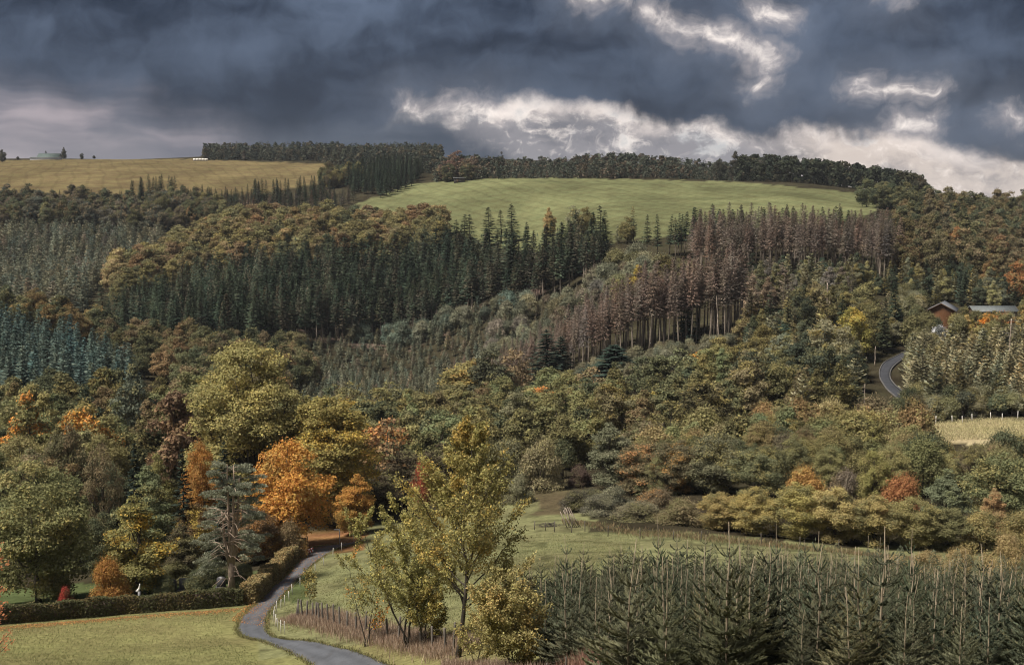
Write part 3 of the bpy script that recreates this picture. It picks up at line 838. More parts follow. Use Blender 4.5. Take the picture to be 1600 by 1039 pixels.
reg('bush', lambda s: shrub(s, 5, 3.2, 6500, 0.15), (44, 45, 46, 47), 5, 3.2)
reg('oakf', lambda s: broadleaf(s, 13, 5.4, 0.10, 'round', 34000, 0.135, nlobe=70, lobe=0.27), (135, 136, 137), 13, 5.4)
reg('eggf', lambda s: broadleaf(s, 14, 4.4, 0.07, 'egg', 30000, 0.13, nlobe=66, lobe=0.28), (139, 140, 141), 14, 4.4)
reg('baref', lambda s: broadleaf(s, 11, 4.2, 0.12, 'round', 9000, 0.12, nlobe=54, lobe=0.26), (142, 143), 11, 4.2)
reg('bushf', lambda s: shrub(s, 5, 3.2, 15000, 0.095, nlobe=26), (144, 145, 146, 147), 5, 3.2)
FINE = {'oak': 'oakf', 'beech': 'oakf', 'egg': 'eggf', 'bare': 'baref', 'bush': 'bushf'}
reg('fir', lambda s: fir(s, 4.0), (50, 51, 52, 53, 54, 55, 56), 4.0, 1.25)
print('protos', round(time.time() - T0, 1))

# ------------------------------------------------------------------ planting
CAND = []
FG = 1.7
RG = np.random.default_rng(2024)
def tree_at(px, D, kname, h, name, label, cat, col, tint2=None, group=None, wide=1.0, var=None, rz=None, p=None, must=False, parts=('trunk', 'crown'), stuff=None):
    P = on(px, D) if p is None else p
    if P[1] < 190: kname = FINE.get(kname, kname)
    CAND.append(dict(p=P, k=kname, h=h, name=name, label=label, cat=cat, col=col, t2=tint2 or tuple(c * 0.75 for c in col), group=group, wide=wide,
                     var=int(RG.integers(0, len(K[kname]))) if var is None else var, rz=float(RG.random() * 6.28) if rz is None else rz, must=must, parts=parts, stuff=stuff))
def jit(c, a=0.18):
    g = 1 + RG.normal() * a * 0.8; w = RG.normal() * 0.05
    return (float(max(0.004, c[0] * g * (1 + w))), float(max(0.004, c[1] * g)), float(max(0.004, c[2] * g * (1 - w))))
def stand(poly, sp, kname, hr, name, label, cat, pal, group, hfun=None, wide=(0.9, 1.15), stuff=None, parts=('trunk', 'crown'), keep=None, jitter=0.38):
    """fills an area given in (picture column, distance)"""
    poly = np.array(poly, float)
    d0, d1 = poly[:, 1].min(), poly[:, 1].max()
    x0 = (poly[:, 0].min() - CX) / FPX; x1 = (poly[:, 0].max() - CX) / FPX
    xs = np.arange(min(x0 * d0, x0 * d1) * 1.03, max(x1 * d0, x1 * d1) * 1.03, sp)
    ys = np.arange(d0, d1, sp * 0.9)
    X, Y = np.meshgrid(xs, ys); X = X + (np.arange(len(ys)) % 2)[:, None] * sp / 2
    X = X + RG.uniform(-jitter, jitter, X.shape) * sp; Y = Y + RG.uniform(-jitter, jitter, Y.shape) * sp
    X = X.ravel(); Y = Y.ravel(); Z = gz(X, Y)
    px, py = proj(X, Y, Z)
    ok = inpoly(px, Y, poly) & (px > -120) & (px < 1720)
    if keep is not None: ok &= keep(px, py, Y, X)
    wts = np.array([p[2] for p in pal], float); wts /= wts.sum()
    for x, y, z, q in zip(X[ok], Y[ok], Z[ok], px[ok]):
        h = RG.uniform(*hr) if hfun is None else hfun(q, y) * RG.uniform(0.85, 1.12)
        c, t2, _ = pal[RG.choice(len(pal), p=wts)]
        kk = kname if isinstance(kname, str) else kname[RG.integers(0, len(kname))]
        tree_at(0, 0, kk, h, name, label, cat, jit(c, 0.30), jit(t2), group, RG.uniform(*wide), p=np.array([x, y, z]), stuff=stuff, parts=parts)

# colours of foliage
SPR = (0.039, 0.053, 0.035); SPR_D = (0.029, 0.041, 0.028); SPR_B = (0.068, 0.060, 0.042); SPR_G = (0.058, 0.067, 0.045)
BLUE = (0.084, 0.106, 0.086); YC = (0.096, 0.102, 0.072); YC2 = (0.130, 0.122, 0.082); DEAD = (0.138, 0.098, 0.078); DEAD2 = (0.120, 0.094, 0.077); DEAD3 = (0.132, 0.112, 0.088)
OLV = (0.165, 0.145, 0.062); OLVD = (0.105, 0.098, 0.048); GRN = (0.108, 0.114, 0.054); GRY = (0.145, 0.140, 0.090); YEL = (0.270, 0.205, 0.055); ORG = (0.50, 0.19, 0.035); RUST = (0.20, 0.120, 0.052); BRN = (0.132, 0.102, 0.060)
BUFF = (0.205, 0.160, 0.085); DKG = (0.060, 0.066, 0.038)

# --- central spruce forest: a dark mass whose foremost trees stand apart
FRONT = np.array([(190, 442), (300, 447), (420, 458), (520, 492), (620, 512), (720, 500), (800, 482), (870, 474), (945, 472)], float)
def front_d(px): return np.interp(px, FRONT[:, 0], FRONT[:, 1])
CSPR = [(190, 442), (300, 447), (420, 458), (520, 492), (620, 512), (720, 500), (800, 482), (870, 474), (945, 472), (950, 512), (900, 520), (800, 532), (700, 590), (620, 598), (500, 590), (400, 573), (300, 545), (200, 495), (150, 460)]
edge_k = lambda px, py, Y, X: (Y < front_d(px) + 16) & (px > 430)
core_k = lambda px, py, Y, X: (RG.random(px.shape) > 0.03) & ~((Y < front_d(px) + 16) & (px > 430))
stand(CSPR, 5.0, 'spruce_tall', (16, 22.5), 'spruce_tree', '{c} spruce with bare trunk along the front of the central stand', 'spruce tree', [(SPR, SPR_B, 3), (SPR_B, SPR, 2), (SPR_G, SPR_B, 2)], 'spruces along the front edge of the central stand', keep=edge_k)
stand(CSPR, 5.5, 'spruce', (17, 24), 'spruce_tree', '{c} spruce packed in the central hillside stand', 'spruce tree', [(SPR, SPR_D, 4), (SPR_D, SPR, 2), (SPR_G, SPR, 2.5), (SPR_B, SPR_G, 1.3), ((0.10, 0.085, 0.058), SPR_B, 0.4)], 'dark spruces of the central hillside stand', keep=core_k, stuff='spruce_forest',
      hfun=lambda q, y: np.interp(q, [180, 300, 450, 600, 950], [13, 15.5, 18.5, 20.5, 20]) * RG.uniform(0.84, 1.12), wide=(0.95, 1.5))
# --- beech crest above it
stand([(165, 490), (200, 510), (300, 555), (400, 585), (500, 600), (620, 608), (690, 622), (695, 690), (640, 705), (500, 712), (330, 715), (260, 650), (190, 600)], 9.0, 'beech', (11, 18), 'beech_tree', '{c} beech on the hilltop above the central spruces', 'beech tree',
      [((0.150, 0.115, 0.058), OLVD, 3), ((0.12, 0.108, 0.054), OLV, 3.5), ((0.155, 0.106, 0.058), BRN, 1.8), ((0.12, 0.11, 0.055), OLV, 2), (BUFF, OLV, 0.8), (DKG, OLVD, 0.8)], 'beeches on the hilltop', stuff='beech_wood', wide=(1.0, 1.6))
# --- left: young conifers on the far slope
stand([(-110, 470), (130, 470), (170, 600), (240, 690), (270, 750), (150, 765), (-110, 765)], 6.0, ['young_conifer'], (7, 11), 'young_conifer', '{c} conifer on the far slope below the ochre field', 'conifer', [(YC, YC2, 3), (YC2, YC, 1.6), ((0.085, 0.100, 0.078), YC, 2), ((0.13, 0.11, 0.085), YC2, 0.7)], 'young conifers on the far left slope', stuff='young_conifer_slope', wide=(0.9, 1.3))
stand([(-110, 768), (350, 762), (360, 800), (300, 850), (-110, 850)], 11, ['beech', 'oak'], (12, 18), 'hillside_tree', '{c} broadleaf tree in the band below the ochre field', 'tree', [(DKG, BRN, 2), (OLVD, DKG, 2), ((0.09, 0.075, 0.055), OLVD, 1.5), ((0.06, 0.065, 0.05), BRN, 1.5)], 'dark broadleaf trees below the ochre field')
stand([(90, 862), (520, 862), (520, 880), (90, 880)], 6.5, 'spruce', (6, 15), 'distant_spruce', 'small dark spruce along the lower edge of the ochre field', 'spruce tree', [(SPR_D, SPR, 2), (SPR, SPR_D, 1)], 'dark spruces along the ochre field', hfun=lambda q, y: 7 if q < 205 else 17 if q < 275 else 9 if q < 385 else 15)
stand([(280, 800), (530, 790), (560, 850), (300, 855)], 8, ['larch', 'spruce'], (8, 13), 'distant_conifer', '{c} conifer in the hollow below the ochre field', 'conifer', [((0.085, 0.07, 0.055), SPR_D, 2), (SPR_D, SPR, 2), ((0.12, 0.085, 0.07), BRN, 1)], 'brown-green conifers in the hollow')
stand([(545, 880), (575, 870), (600, 840), (650, 920), (662, 1000), (600, 1060), (540, 980)], 8.5, 'spruce', (14, 18), 'edge_spruce', 'dark spruce in the diagonal belt beside the green field', 'spruce tree', [(SPR_D, SPR, 2), (SPR, SPR_D, 2), (SPR_G, SPR, 1)], 'spruces of the diagonal belt beside the green field')
stand([(488, 955), (515, 930), (560, 935), (570, 1000), (510, 1000)], 11, ['beech', 'oak'], (11, 15), 'belt_tree', 'dull green broadleaf tree at the right end of the ochre field', 'tree', [(OLVD, OLV, 2), (DKG, OLVD, 1), (BRN, OLV, 1)], 'broadleaf trees at the end of the ochre field')
# --- ridge woods: far masses
def ridge(name, label, poly, sp, shape, hr, r, pal, n, leaf, seed, hfun=None, keep=None):
    rg = np.random.default_rng(seed)
    poly = np.array(poly, float)
    d0, d1 = poly[:, 1].min(), poly[:, 1].max()
    x0 = (poly[:, 0].min() - CX) / FPX; x1 = (poly[:, 0].max() - CX) / FPX
    X, Y = np.meshgrid(np.arange(min(x0 * d0, x0 * d1), max(x1 * d0, x1 * d1), sp), np.arange(d0, d1, sp))
    X = (X + rg.uniform(-.4, .4, X.shape) * sp).ravel(); Y = (Y + rg.uniform(-.4, .4, Y.shape) * sp).ravel()
    Z = gz(X, Y); px, py = proj(X, Y, Z)
    ok = inpoly(px, Y, poly)
    base = [low_tree(seed + q, s, 1.0, r, n, leaf) for q in range(4) for s in shape]
    VV, CCc = [], []
    w = np.array([p[1] for p in pal], float); w /= w.sum()
    for x, y, z, q in zip(X[ok], Y[ok], Z[ok], px[ok]):
        h = rg.uniform(*hr) * (1 if hfun is None else hfun(q, y))
        b = base[rg.integers(0, len(base))]
        a = rg.random() * 6.28; ca, sa = math.cos(a), math.sin(a)
        v = b @ np.array([[ca, sa, 0], [-sa, ca, 0], [0, 0, 1]]) * h + np.array([x, y, z])
        VV.append(v)
        c = np.array(pal[rg.choice(len(pal), p=w)][0]) * rg.uniform(0.8, 1.2)
        CCc.append(np.repeat(c[None], len(v), 0))
    V = np.concatenate(VV); C = np.concatenate(CCc)
    mb = MB(); mb.add(V, np.arange(len(V)).reshape(-1, 4))
    o = obj(name, mb.mesh(name, [M['stuff_leaf']], attr=C))
    kind(o, 'stuff', label, 'forest')
    print(name, int(ok.sum()), len(V) // 4)
ridge('ridge_forest', 'dark young forest along the skyline behind the ochre field', [(318, 1262), (480, 1262), (540, 1080), (660, 1010), (690, 1010), (690, 1420), (318, 1420)], 7.5, ['cone', 'ball'], (9, 16), 0.27, [((0.06, 0.066, 0.048), 3), ((0.085, 0.075, 0.052), 2), ((0.045, 0.055, 0.045), 2)], 90, 0.10, 71)
ridge('skyline_forest', 'grey-green and brownish young forest along the skyline above the green field', [(680, 915), (800, 908), (950, 908), (1160, 905), (1185, 960), (1180, 1060), (690, 1060)], 5.2, ['cone', 'ball'], (4.5, 11), 0.30, [((0.085, 0.092, 0.068), 3), ((0.105, 0.085, 0.06), 2), ((0.06, 0.072, 0.055), 2)], 60, 0.12, 72, hfun=lambda q, y: 1.0 + 0.25 * math.sin(q * 0.021) + 0.25 * (y > 985))
ridge('skyline_wood', 'dark broadleaf wood closing the skyline at the right of the green field', [(1150, 905), (1380, 895), (1400, 800), (1440, 770), (1440, 1000), (1150, 1010)], 7.0, ['ball'], (9, 20), 0.34, [((0.045, 0.052, 0.034), 3), ((0.06, 0.058, 0.036), 2), ((0.036, 0.045, 0.032), 2)], 170, 0.075, 73)
ridge('distant_wood', 'low dark wood on the falling skyline at far right', [(1430, 820), (1650, 760), (1650, 900), (1430, 900)], 6.5, ['cone', 'ball'], (6, 9), 0.32, [((0.05, 0.06, 0.042), 3), ((0.065, 0.062, 0.04), 2)], 120, 0.09, 74)
# skyline landmark trees
SKY_T = [(100, 1335, 13, 'egg', 'tall dark tree beside the farm on the left skyline'), (128, 1335, 7, 'oak', 'low dark tree right of the farm on the left skyline'), (72, 1340, 9, 'egg', 'small dark tree behind the farm roof on the left skyline'),
         (4, 1250, 13, 'oak', 'dark round tree at the left edge of the skyline'), (28, 1320, 4, 'bush', 'flat dark bush at the left of the farm on the skyline'), (147, 1330, 4, 'bush', 'flat dark bush farthest right of the farm on the skyline'),
         (783, 1010, 17, 'egg', 'lone thin tree rising above the middle of the skyline'), (845, 1015, 13, 'oak', 'thin-crowned tree on the skyline right of the lone thin tree'), (900, 1000, 12, 'oak', 'low dome tree on the skyline above the green field'),
         (1025, 1000, 14, 'bare', 'sparse tree on the skyline above the middle of the green field'), (1055, 990, 13, 'bare', 'second sparse tree on the skyline above the green field'), (1148, 930, 22, 'egg', 'tall dark tree towering over the right of the skyline'),
         (1125, 930, 16, 'oak', 'round dark tree left of the tall skyline tree'), (1190, 925, 18, 'oak', 'round dark tree right of the tall skyline tree'), (1432, 700, 20, 'oak', 'dark lollipop-shaped tree at the right end of the skyline'),
         (1530, 690, 13, 'egg', 'thin dark tree on the right skyline near the house roofs'), (1597, 620, 18, 'egg', 'tall dark tree at the right edge beside the white house'), (1580, 640, 10, 'oak', 'small dark tree left of the white house')]
for px, D, h, k, lab in SKY_T:
    tree_at(px, D, k, h, 'skyline_tree', lab, 'tree', jit((0.042, 0.045, 0.034)), jit((0.06, 0.05, 0.036)), wide=0.85, must=True)
for i, (px, D, h, lab) in enumerate([(692, 925, 15, 'bare grey-brown tree at the left end of the green field'), (716, 922, 22, 'big thin brown tree above the hut at the field corner'), (740, 925, 17, 'thin brown tree right of the hut at the field corner'), (700, 915, 14, 'dark tree left of the hut at the field corner'), (732, 912, 13, 'dark round tree behind the hut at the field corner')]):
    tree_at(px, D, 'bare' if i < 3 else 'oak', h, 'field_tree', lab, 'tree', [(0.10, 0.07, 0.055), (0.11, 0.07, 0.055), (0.095, 0.07, 0.055), DKG, DKG][i], BRN, wide=1.2, must=True)
tree_at(779, 906, 'spruce', 17, 'lone_spruce', 'lone dark spruce at the top edge of the green field', 'spruce tree', SPR_D, must=True)
stand([(1350, 705), (1430, 690), (1470, 700), (1440, 745), (1350, 745)], 10, 'oak', (12, 17), 'field_corner_tree', 'dark broadleaf tree at the right corner of the green field', 'tree', [(DKG, OLVD, 2), (OLVD, DKG, 1)], 'dark trees at the right corner of the green field')
# --- trees between central stand and the field
for px, D, h, lab in [(712, 612, 17, 'dark spruce standing leftmost against the green field'), (724, 613, 18.5, 'dark spruce second from left against the green field'), (735, 612, 17.5, 'dark spruce third from left against the green field'), (765, 605, 19, 'tall dark spruce left of the yellow tree against the green field'), (783, 606, 16, 'dark spruce at the middle of the group against the green field'), (801, 602, 18.5, 'tall dark spruce rightmost of the group against the green field'), (697, 612, 16, 'dark spruce between the beeches and the green field')]:
    tree_at(px, D, 'spruce', h, 'field_edge_spruce', lab, 'spruce tree', jit(SPR_D), jit(SPR), must=True, wide=1.7)
for px, D, h, k, c, lab in [(860, 600, 14, 'egg', BUFF, 'pale yellow tree against the lower edge of the green field'), (897, 598, 13, 'bare', GRY, 'thin grey tree right of the pale yellow tree at the field edge'), (915, 590, 13, 'oak', OLVD, 'olive tree against the green field above the dark spruces'), (980, 545, 12, 'oak', OLVD, 'small dark tree at the foot of the green field'), (990, 545, 16, 'larch', SPR_G, 'slender conifer at the foot of the green field'), (966, 550, 8, 'bare', GRY, 'small sparse tree at the foot of the green field'), (757, 595, 10, 'dead_young', DEAD, 'reddish dead spruce in front of the field spruces')]:
    tree_at(px, D, k, h, 'field_edge_tree', lab, 'tree', jit(c), jit(OLV), must=True, wide=0.9)
# --- mid plantation and shrubs below the central stand
stand([(440, 335), (560, 325), (660, 330), (740, 345), (770, 400), (800, 440), (800, 492), (700, 495), (600, 494), (470, 492)], 4.3, 'young_conifer', (2.6, 5.6), 'plantation_conifer', '{c} conifer in the plantation below the forest track', 'conifer', [((0.098, 0.104, 0.074), YC2, 3), ((0.078, 0.090, 0.064), YC, 2.6), ((0.125, 0.122, 0.080), YC, 1.6), ((0.14, 0.112, 0.08), YC2, 0.8)], 'small conifers in the young plantation', stuff='young_plantation')
stand([(500, 503), (560, 503), (700, 500), (830, 478), (840, 470), (700, 490), (560, 496)], 4.6, ['bush', 'olive_conifer'], (6, 9), 'track_shrub', '{c} bushy tree between track and spruce trunks', 'tree', [((0.095, 0.115, 0.085), YC, 2), (YC2, GRY, 2), (YC, YC2, 1)], 'young trees along the track')
stand([(400, 462), (470, 462), (480, 500), (430, 480)], 6, 'bush', (4, 6), 'understorey_bush', 'brown bush below the left spruce trunks', 'bush', [(BRN, OLVD, 1), (GRY, BRN, 1)], 'bushes below the left spruce trunks')
# --- dead spruces
hd = lambda q, y: np.interp(q, [700, 780, 860, 950, 1000, 1200], [6, 9, 14.5, 20, 23, 23.5])
stand([(690, 408), (780, 375), (860, 350), (1000, 347), (1160, 345), (1165, 366), (1000, 368), (860, 378), (780, 405), (700, 425)], 3.4, 'dead_spruce', (22, 26), 'dead_spruce_tree', '{c} bare-trunked dead spruce in the lower dead stand', 'dead spruce', [(DEAD, DEAD2, 4), (DEAD2, DEAD3, 2), (DEAD3, DEAD, 1.2)], 'dead spruces of the front stand', hfun=hd, wide=(0.75, 1.15))
stand([(1085, 440), (1400, 437), (1405, 475), (1085, 480)], 4.8, 'dead_spruce', (18.5, 23), 'dead_spruce_tree', '{c} dead spruce in the upper stand below the green field', 'dead spruce', [(DEAD2, DEAD3, 3), (DEAD, DEAD2, 2), (DEAD3, SPR_B, 1.2), (SPR_B, DEAD2, 1)], 'dead spruces of the upper stand')
stand([(1010, 482), (1130, 482), (1260, 480), (1400, 478), (1400, 492), (1010, 494)], 5.5, 'spruce_tall', (16, 20), 'upper_spruce', 'dark green spruce along the back of the upper dead stand', 'spruce tree', [(SPR_D, SPR, 2), (SPR, SPR_B, 1)], 'green spruces behind the upper dead stand')
stand([(1150, 372), (1330, 372), (1340, 425), (1150, 428)], 6.0, ['dead_young', 'egg', 'olive_conifer'], (8, 13), 'slope_gap_tree', '{c} tree between the two dead stands', 'tree', [(DEAD3, DEAD2, 1.2), (OLVD, GRY, 2), (GRY, OLVD, 1.5), ((0.14, 0.11, 0.08), DEAD3, 1)], 'mixed trees between the dead stands')
stand([(940, 480), (1010, 470), (1090, 445), (1080, 420), (1000, 415), (930, 440)], 6.0, ['bush', 'egg', 'bush'], (5, 10), 'gully_tree', '{c} bushy tree in the gully behind the dead stand', 'tree', [(GRY, YC, 2), (OLVD, GRY, 2), (YC, GRY, 1.5)], 'bushy trees in the gully')
for px, D, h, c, lab in [(995, 428, 13, YEL, 'yellow tree glowing in the gully behind the dead stand'), (962, 425, 11, (0.19, 0.17, 0.085), 'pale yellow-green tree left of the yellow gully tree'), (1030, 430, 10, (0.18, 0.16, 0.08), 'pale olive tree right of the yellow gully tree')]:
    tree_at(px, D, 'egg', h, 'gully_landmark_tree', lab, 'tree', c, jit(OLV), must=True, wide=1.1)
stand([(760, 408), (840, 400), (940, 385), (1000, 385), (985, 470), (940, 474), (850, 470), (800, 478), (770, 470)], 5.0, ['bush', 'olive_conifer', 'dead_young'], (4, 8), 'hollow_tree', '{c} young tree in the hollow beside the central spruces', 'tree', [(GRY, YC, 2), (DEAD3, GRY, 2), (YC, GRY, 2)], 'young trees in the hollow beside the central spruces')
stand([(860, 376), (1000, 370), (1165, 368), (1165, 398), (1000, 402), (870, 405)], 4.2, ['dead_young', 'spruce'], (8, 12), 'understorey_spruce', '{c} low spruce in the shade behind the lower dead stand', 'spruce tree', [(SPR_D, SPR, 2), (DEAD2, DEAD3, 1)], 'low spruces behind the lower dead stand')
# --- right hill broadleaf
stand([(1405, 445), (1680, 450), (1680, 640), (1480, 650), (1405, 600), (1390, 500)], 11, ['beech', 'oak', 'egg'], (13, 18), 'hill_tree', '{c} broadleaf tree on the right-hand hill', 'tree', [((0.085, 0.078, 0.042), BRN, 3), ((0.105, 0.080, 0.046), OLVD, 1.6), ((0.052, 0.058, 0.036), OLVD, 3), ((0.085, 0.075, 0.046), BRN, 1.5)], 'autumn trees on the right-hand hill')
for px, D, h, k, c, lab in [(1490, 478, 17, 'egg', (0.24, 0.13, 0.06), 'rust-orange tree on the right-hand hill'), (1448, 480, 15, 'oak', (0.17, 0.115, 0.055), 'brownish-gold tree left of the rust-orange hill tree'), (1590, 420, 14, 'oak', (0.23, 0.115, 0.05), 'orange tree at the right edge above the cabin'), (1545, 440, 13, 'egg', (0.16, 0.105, 0.05), 'brown tree behind the long grey roof'), (1560, 470, 16, 'beech', (0.14, 0.09, 0.05), 'broad brown tree high on the right-hand hill')]:
    tree_at(px, D, k, h, 'hill_landmark_tree', lab, 'tree', c, jit(OLVD), must=True, wide=0.95)
stand([(1380, 410), (1450, 395), (1520, 400), (1700, 410), (1700, 450), (1400, 442), (1170, 425), (1180, 400)], 6.5, ['blue_spruce', 'egg'], (7, 12), 'hillside_mixed_tree', '{c} tree on the slope behind the cabin', 'tree', [(GRY, OLV, 2), (SPR_G, SPR, 2), (OLV, GRY, 1.5)], 'mixed trees behind the cabin')
# --- right mid slope
cab = lambda px, py, Y, X: ~((px > 1345) & (px < 1422) & (Y > 226) & (Y < 322)) & ~((px > 1440) & (px < 1512) & (Y > 318) & (Y < 385)) & ~((px > 1365) & (px < 1425) & (Y > 262) & (Y < 335))
stand([(1150, 232), (1420, 250), (1400, 372), (1330, 380), (1160, 360)], 6.8, ['olive_conifer', 'oak', 'larch', 'egg', 'blue_spruce'], (8, 13), 'slope_tree', '{c} tree in the wood left of the hillside road', 'tree', [(OLVD, OLV, 2), (GRY, OLV, 2), (SPR_G, OLVD, 2), ((0.125, 0.105, 0.06), OLV, 1.6), (DKG, SPR, 1.2)], 'mixed wood left of the hillside road', keep=cab)
stand([(1395, 250), (1700, 252), (1700, 262), (1412, 266)], 3.2, 'bush', (3, 5.5), 'clearing_bush', '{c} bush behind the bright clearing', 'bush', [(OLVD, GRY, 2), (GRY, OLV, 2), (DKG, OLVD, 1)], 'bushes behind the bright clearing', parts=('stems', 'foliage'))
stand([(1400, 372), (1446, 372), (1450, 400), (1400, 402)], 4.5, 'bush', (4, 6.5), 'cabin_side_bush', '{c} bush on the slope left of the cabin', 'bush', [(OLVD, GRY, 2), (GRY, OLV, 1), (DKG, OLVD, 2)], 'bushes left of the cabin', parts=('stems', 'foliage'))
stand([(1358, 232), (1420, 240), (1416, 268), (1372, 266)], 3.0, 'bush', (1.0, 2.0), 'roadside_low_bush', '{c} low bush below the hillside road', 'bush', [(OLVD, GRY, 2), (BRN, GRY, 1)], 'low bushes below the hillside road', parts=('stems', 'foliage'))
stand([(1426, 290), (1470, 300), (1510, 330), (1440, 345), (1420, 335), (1424, 310)], 4.2, ['bush', 'olive_conifer'], (3.5, 6), 'roadside_young_tree', '{c} young tree between the road bend and the cabin', 'tree', [(OLVD, GRY, 2), (GRY, OLV, 2)], 'young trees between road and cabin')
stand([(1412, 262), (1680, 256), (1680, 330), (1500, 322), (1440, 315), (1405, 285)], 4.6, 'olive_conifer', (7, 10.5), 'slope_conifer', '{c} conifer on the slope below the cabin', 'conifer', [((0.175, 0.155, 0.092), GRY, 3), ((0.150, 0.138, 0.086), OLV, 2), ((0.20, 0.165, 0.09), GRY, 1.4), ((0.10, 0.105, 0.07), GRY, 0.8)], 'young conifers below the cabin', keep=cab)
stand([(1500, 330), (1700, 330), (1700, 400), (1510, 395)], 7, ['oak', 'egg', 'blue_spruce'], (7, 11), 'cabin_tree', '{c} tree around the long grey-roofed house', 'tree', [(OLV, YEL, 1), (OLVD, OLV, 2), ((0.16, 0.12, 0.05), OLV, 1)], 'trees around the long grey-roofed house', keep=lambda px, py, Y, X: ~((px > 1512) & (px < 1590) & (Y > 352)))
for px, D, h, k, c, t2, lab in [(1325, 318, 14, 'oak', (0.17, 0.155, 0.05), YEL, 'yellow-green tree standing above the wood left of the road'), (1380, 330, 15, 'spruce', DKG, SPR, 'dark spruce beside the hillside road bend'), (1400, 345, 17, 'spruce', SPR_D, SPR, 'tall dark spruce just left of the cabin'), (1360, 335, 12, 'oak', OLVD, OLV, 'dark olive tree left of the road bend'), (1240, 300, 12, 'larch', (0.17, 0.14, 0.075), OLV, 'straw-coloured larch in the right-hand wood'), (1500, 345, 7, 'bush', OLVD, GRY, 'round dark bush right of the cabin'), (1484, 343, 6, 'blue_spruce', SPR_D, SPR, 'small pointed conifer in front of the cabin wall'), (1545, 352, 7, 'bush', (0.21, 0.135, 0.04), ORG, 'golden bush in front of the long grey-roofed house'), (1565, 352, 7.5, 'bush', (0.27, 0.12, 0.045), BUFF, 'orange bush in front of the long grey-roofed house')]:
    tree_at(px, D, k, h, 'slope_landmark_tree' if k != 'bush' else 'garden_bush', lab, 'tree' if k != 'bush' else 'bush', c, t2, must=True, parts=('trunk', 'crown') if k != 'bush' else ('stems', 'foliage'))
for px, D, h, c, lab in [(1525, 372, 4.6, OLVD, 'dark bush at the left end of the long house'), (1540, 370, 4.2, OLV, 'olive bush before the long house wall'), (1557, 371, 4.4, OLVD, 'dark bush before the middle of the long house'), (1575, 370, 4.8, GRY, 'grey-green bush at the right end of the long house'), (1448, 356, 6.0, OLVD, 'dark bush at the left wall of the cabin'), (1463, 355, 5.2, DKG, 'dark bush under the orange gable of the cabin'), (1490, 356, 6.2, OLV, 'olive bush at the right wall of the cabin'), (1437, 352, 6.0, OLVD, 'leafy bush left of the cabin bushes'), (1425, 340, 8.0, OLVD, 'tall bush between road and cabin')]:
    tree_at(px, D, 'bush', h, 'garden_bush', lab, 'bush', c, OLVD, must=True, parts=('stems', 'foliage'))
tree_at(1467, 338, 'bush', 5.5, 'white_bush', 'white-speckled bush in front of the orange cabin', 'bush', (0.10, 0.105, 0.10), (0.62, 0.62, 0.64), must=True, parts=('stems', 'foliage'))
# --- blue spruces on the left
stand([(-110, 292), (60, 292), (130, 296), (200, 308), (215, 330), (190, 360), (110, 385), (-110, 398)], 4.6, 'blue_spruce', (10, 13), 'blue_spruce', 'blue-green spruce in the dense stand on the left slope', 'spruce tree', [(BLUE, (0.055, 0.085, 0.075), 3), ((0.062, 0.095, 0.085), BLUE, 2), ((0.085, 0.12, 0.108), BLUE, 1)], 'blue-green spruces on the left slope')
stand([(-110, 402), (60, 402), (150, 395), (170, 440), (-110, 450)], 9, ['oak', 'beech'], (9, 13), 'upslope_tree', '{c} tree above the blue-green spruces', 'tree', [(OLVD, (0.18, 0.12, 0.05), 2), ((0.15, 0.105, 0.05), OLVD, 1.3), (BRN, OLVD, 1), (DKG, OLVD, 1)], 'golden-brown trees above the blue-green spruces')
stand([(150, 380), (330, 340), (440, 330), (490, 390), (480, 440), (420, 445), (330, 430), (220, 425), (150, 430)], 9, ['beech', 'oak'], (10, 14), 'valley_tree', '{c} tree in the hollow below the central spruces', 'tree', [(OLVD, BRN, 3), ((0.12, 0.09, 0.052), OLVD, 2), (DKG, OLVD, 2.5), ((0.15, 0.105, 0.055), BRN, 0.8)], 'trees in the hollow below the central spruces')
def lm(px, D, top, wpx, k, name, label, cat, c, t2=None, **kw):
    """a landmark plant given by bearing, distance, top row and width in the picture"""
    P = on(px, D)
    if D < 190: k = FINE.get(k, k)
    h = unproj(px, top, D)[2] - P[2]
    r = wpx / 2 * D / FPX * 1.08
    _, _, h0, r0 = K[k][0]
    tree_at(px, D, k, h, name, label, cat, c, t2, wide=r / (r0 * h / h0), p=P, must=True, **kw)
LT = 'landmark_tree'
BU = dict(parts=('stems', 'foliage'))
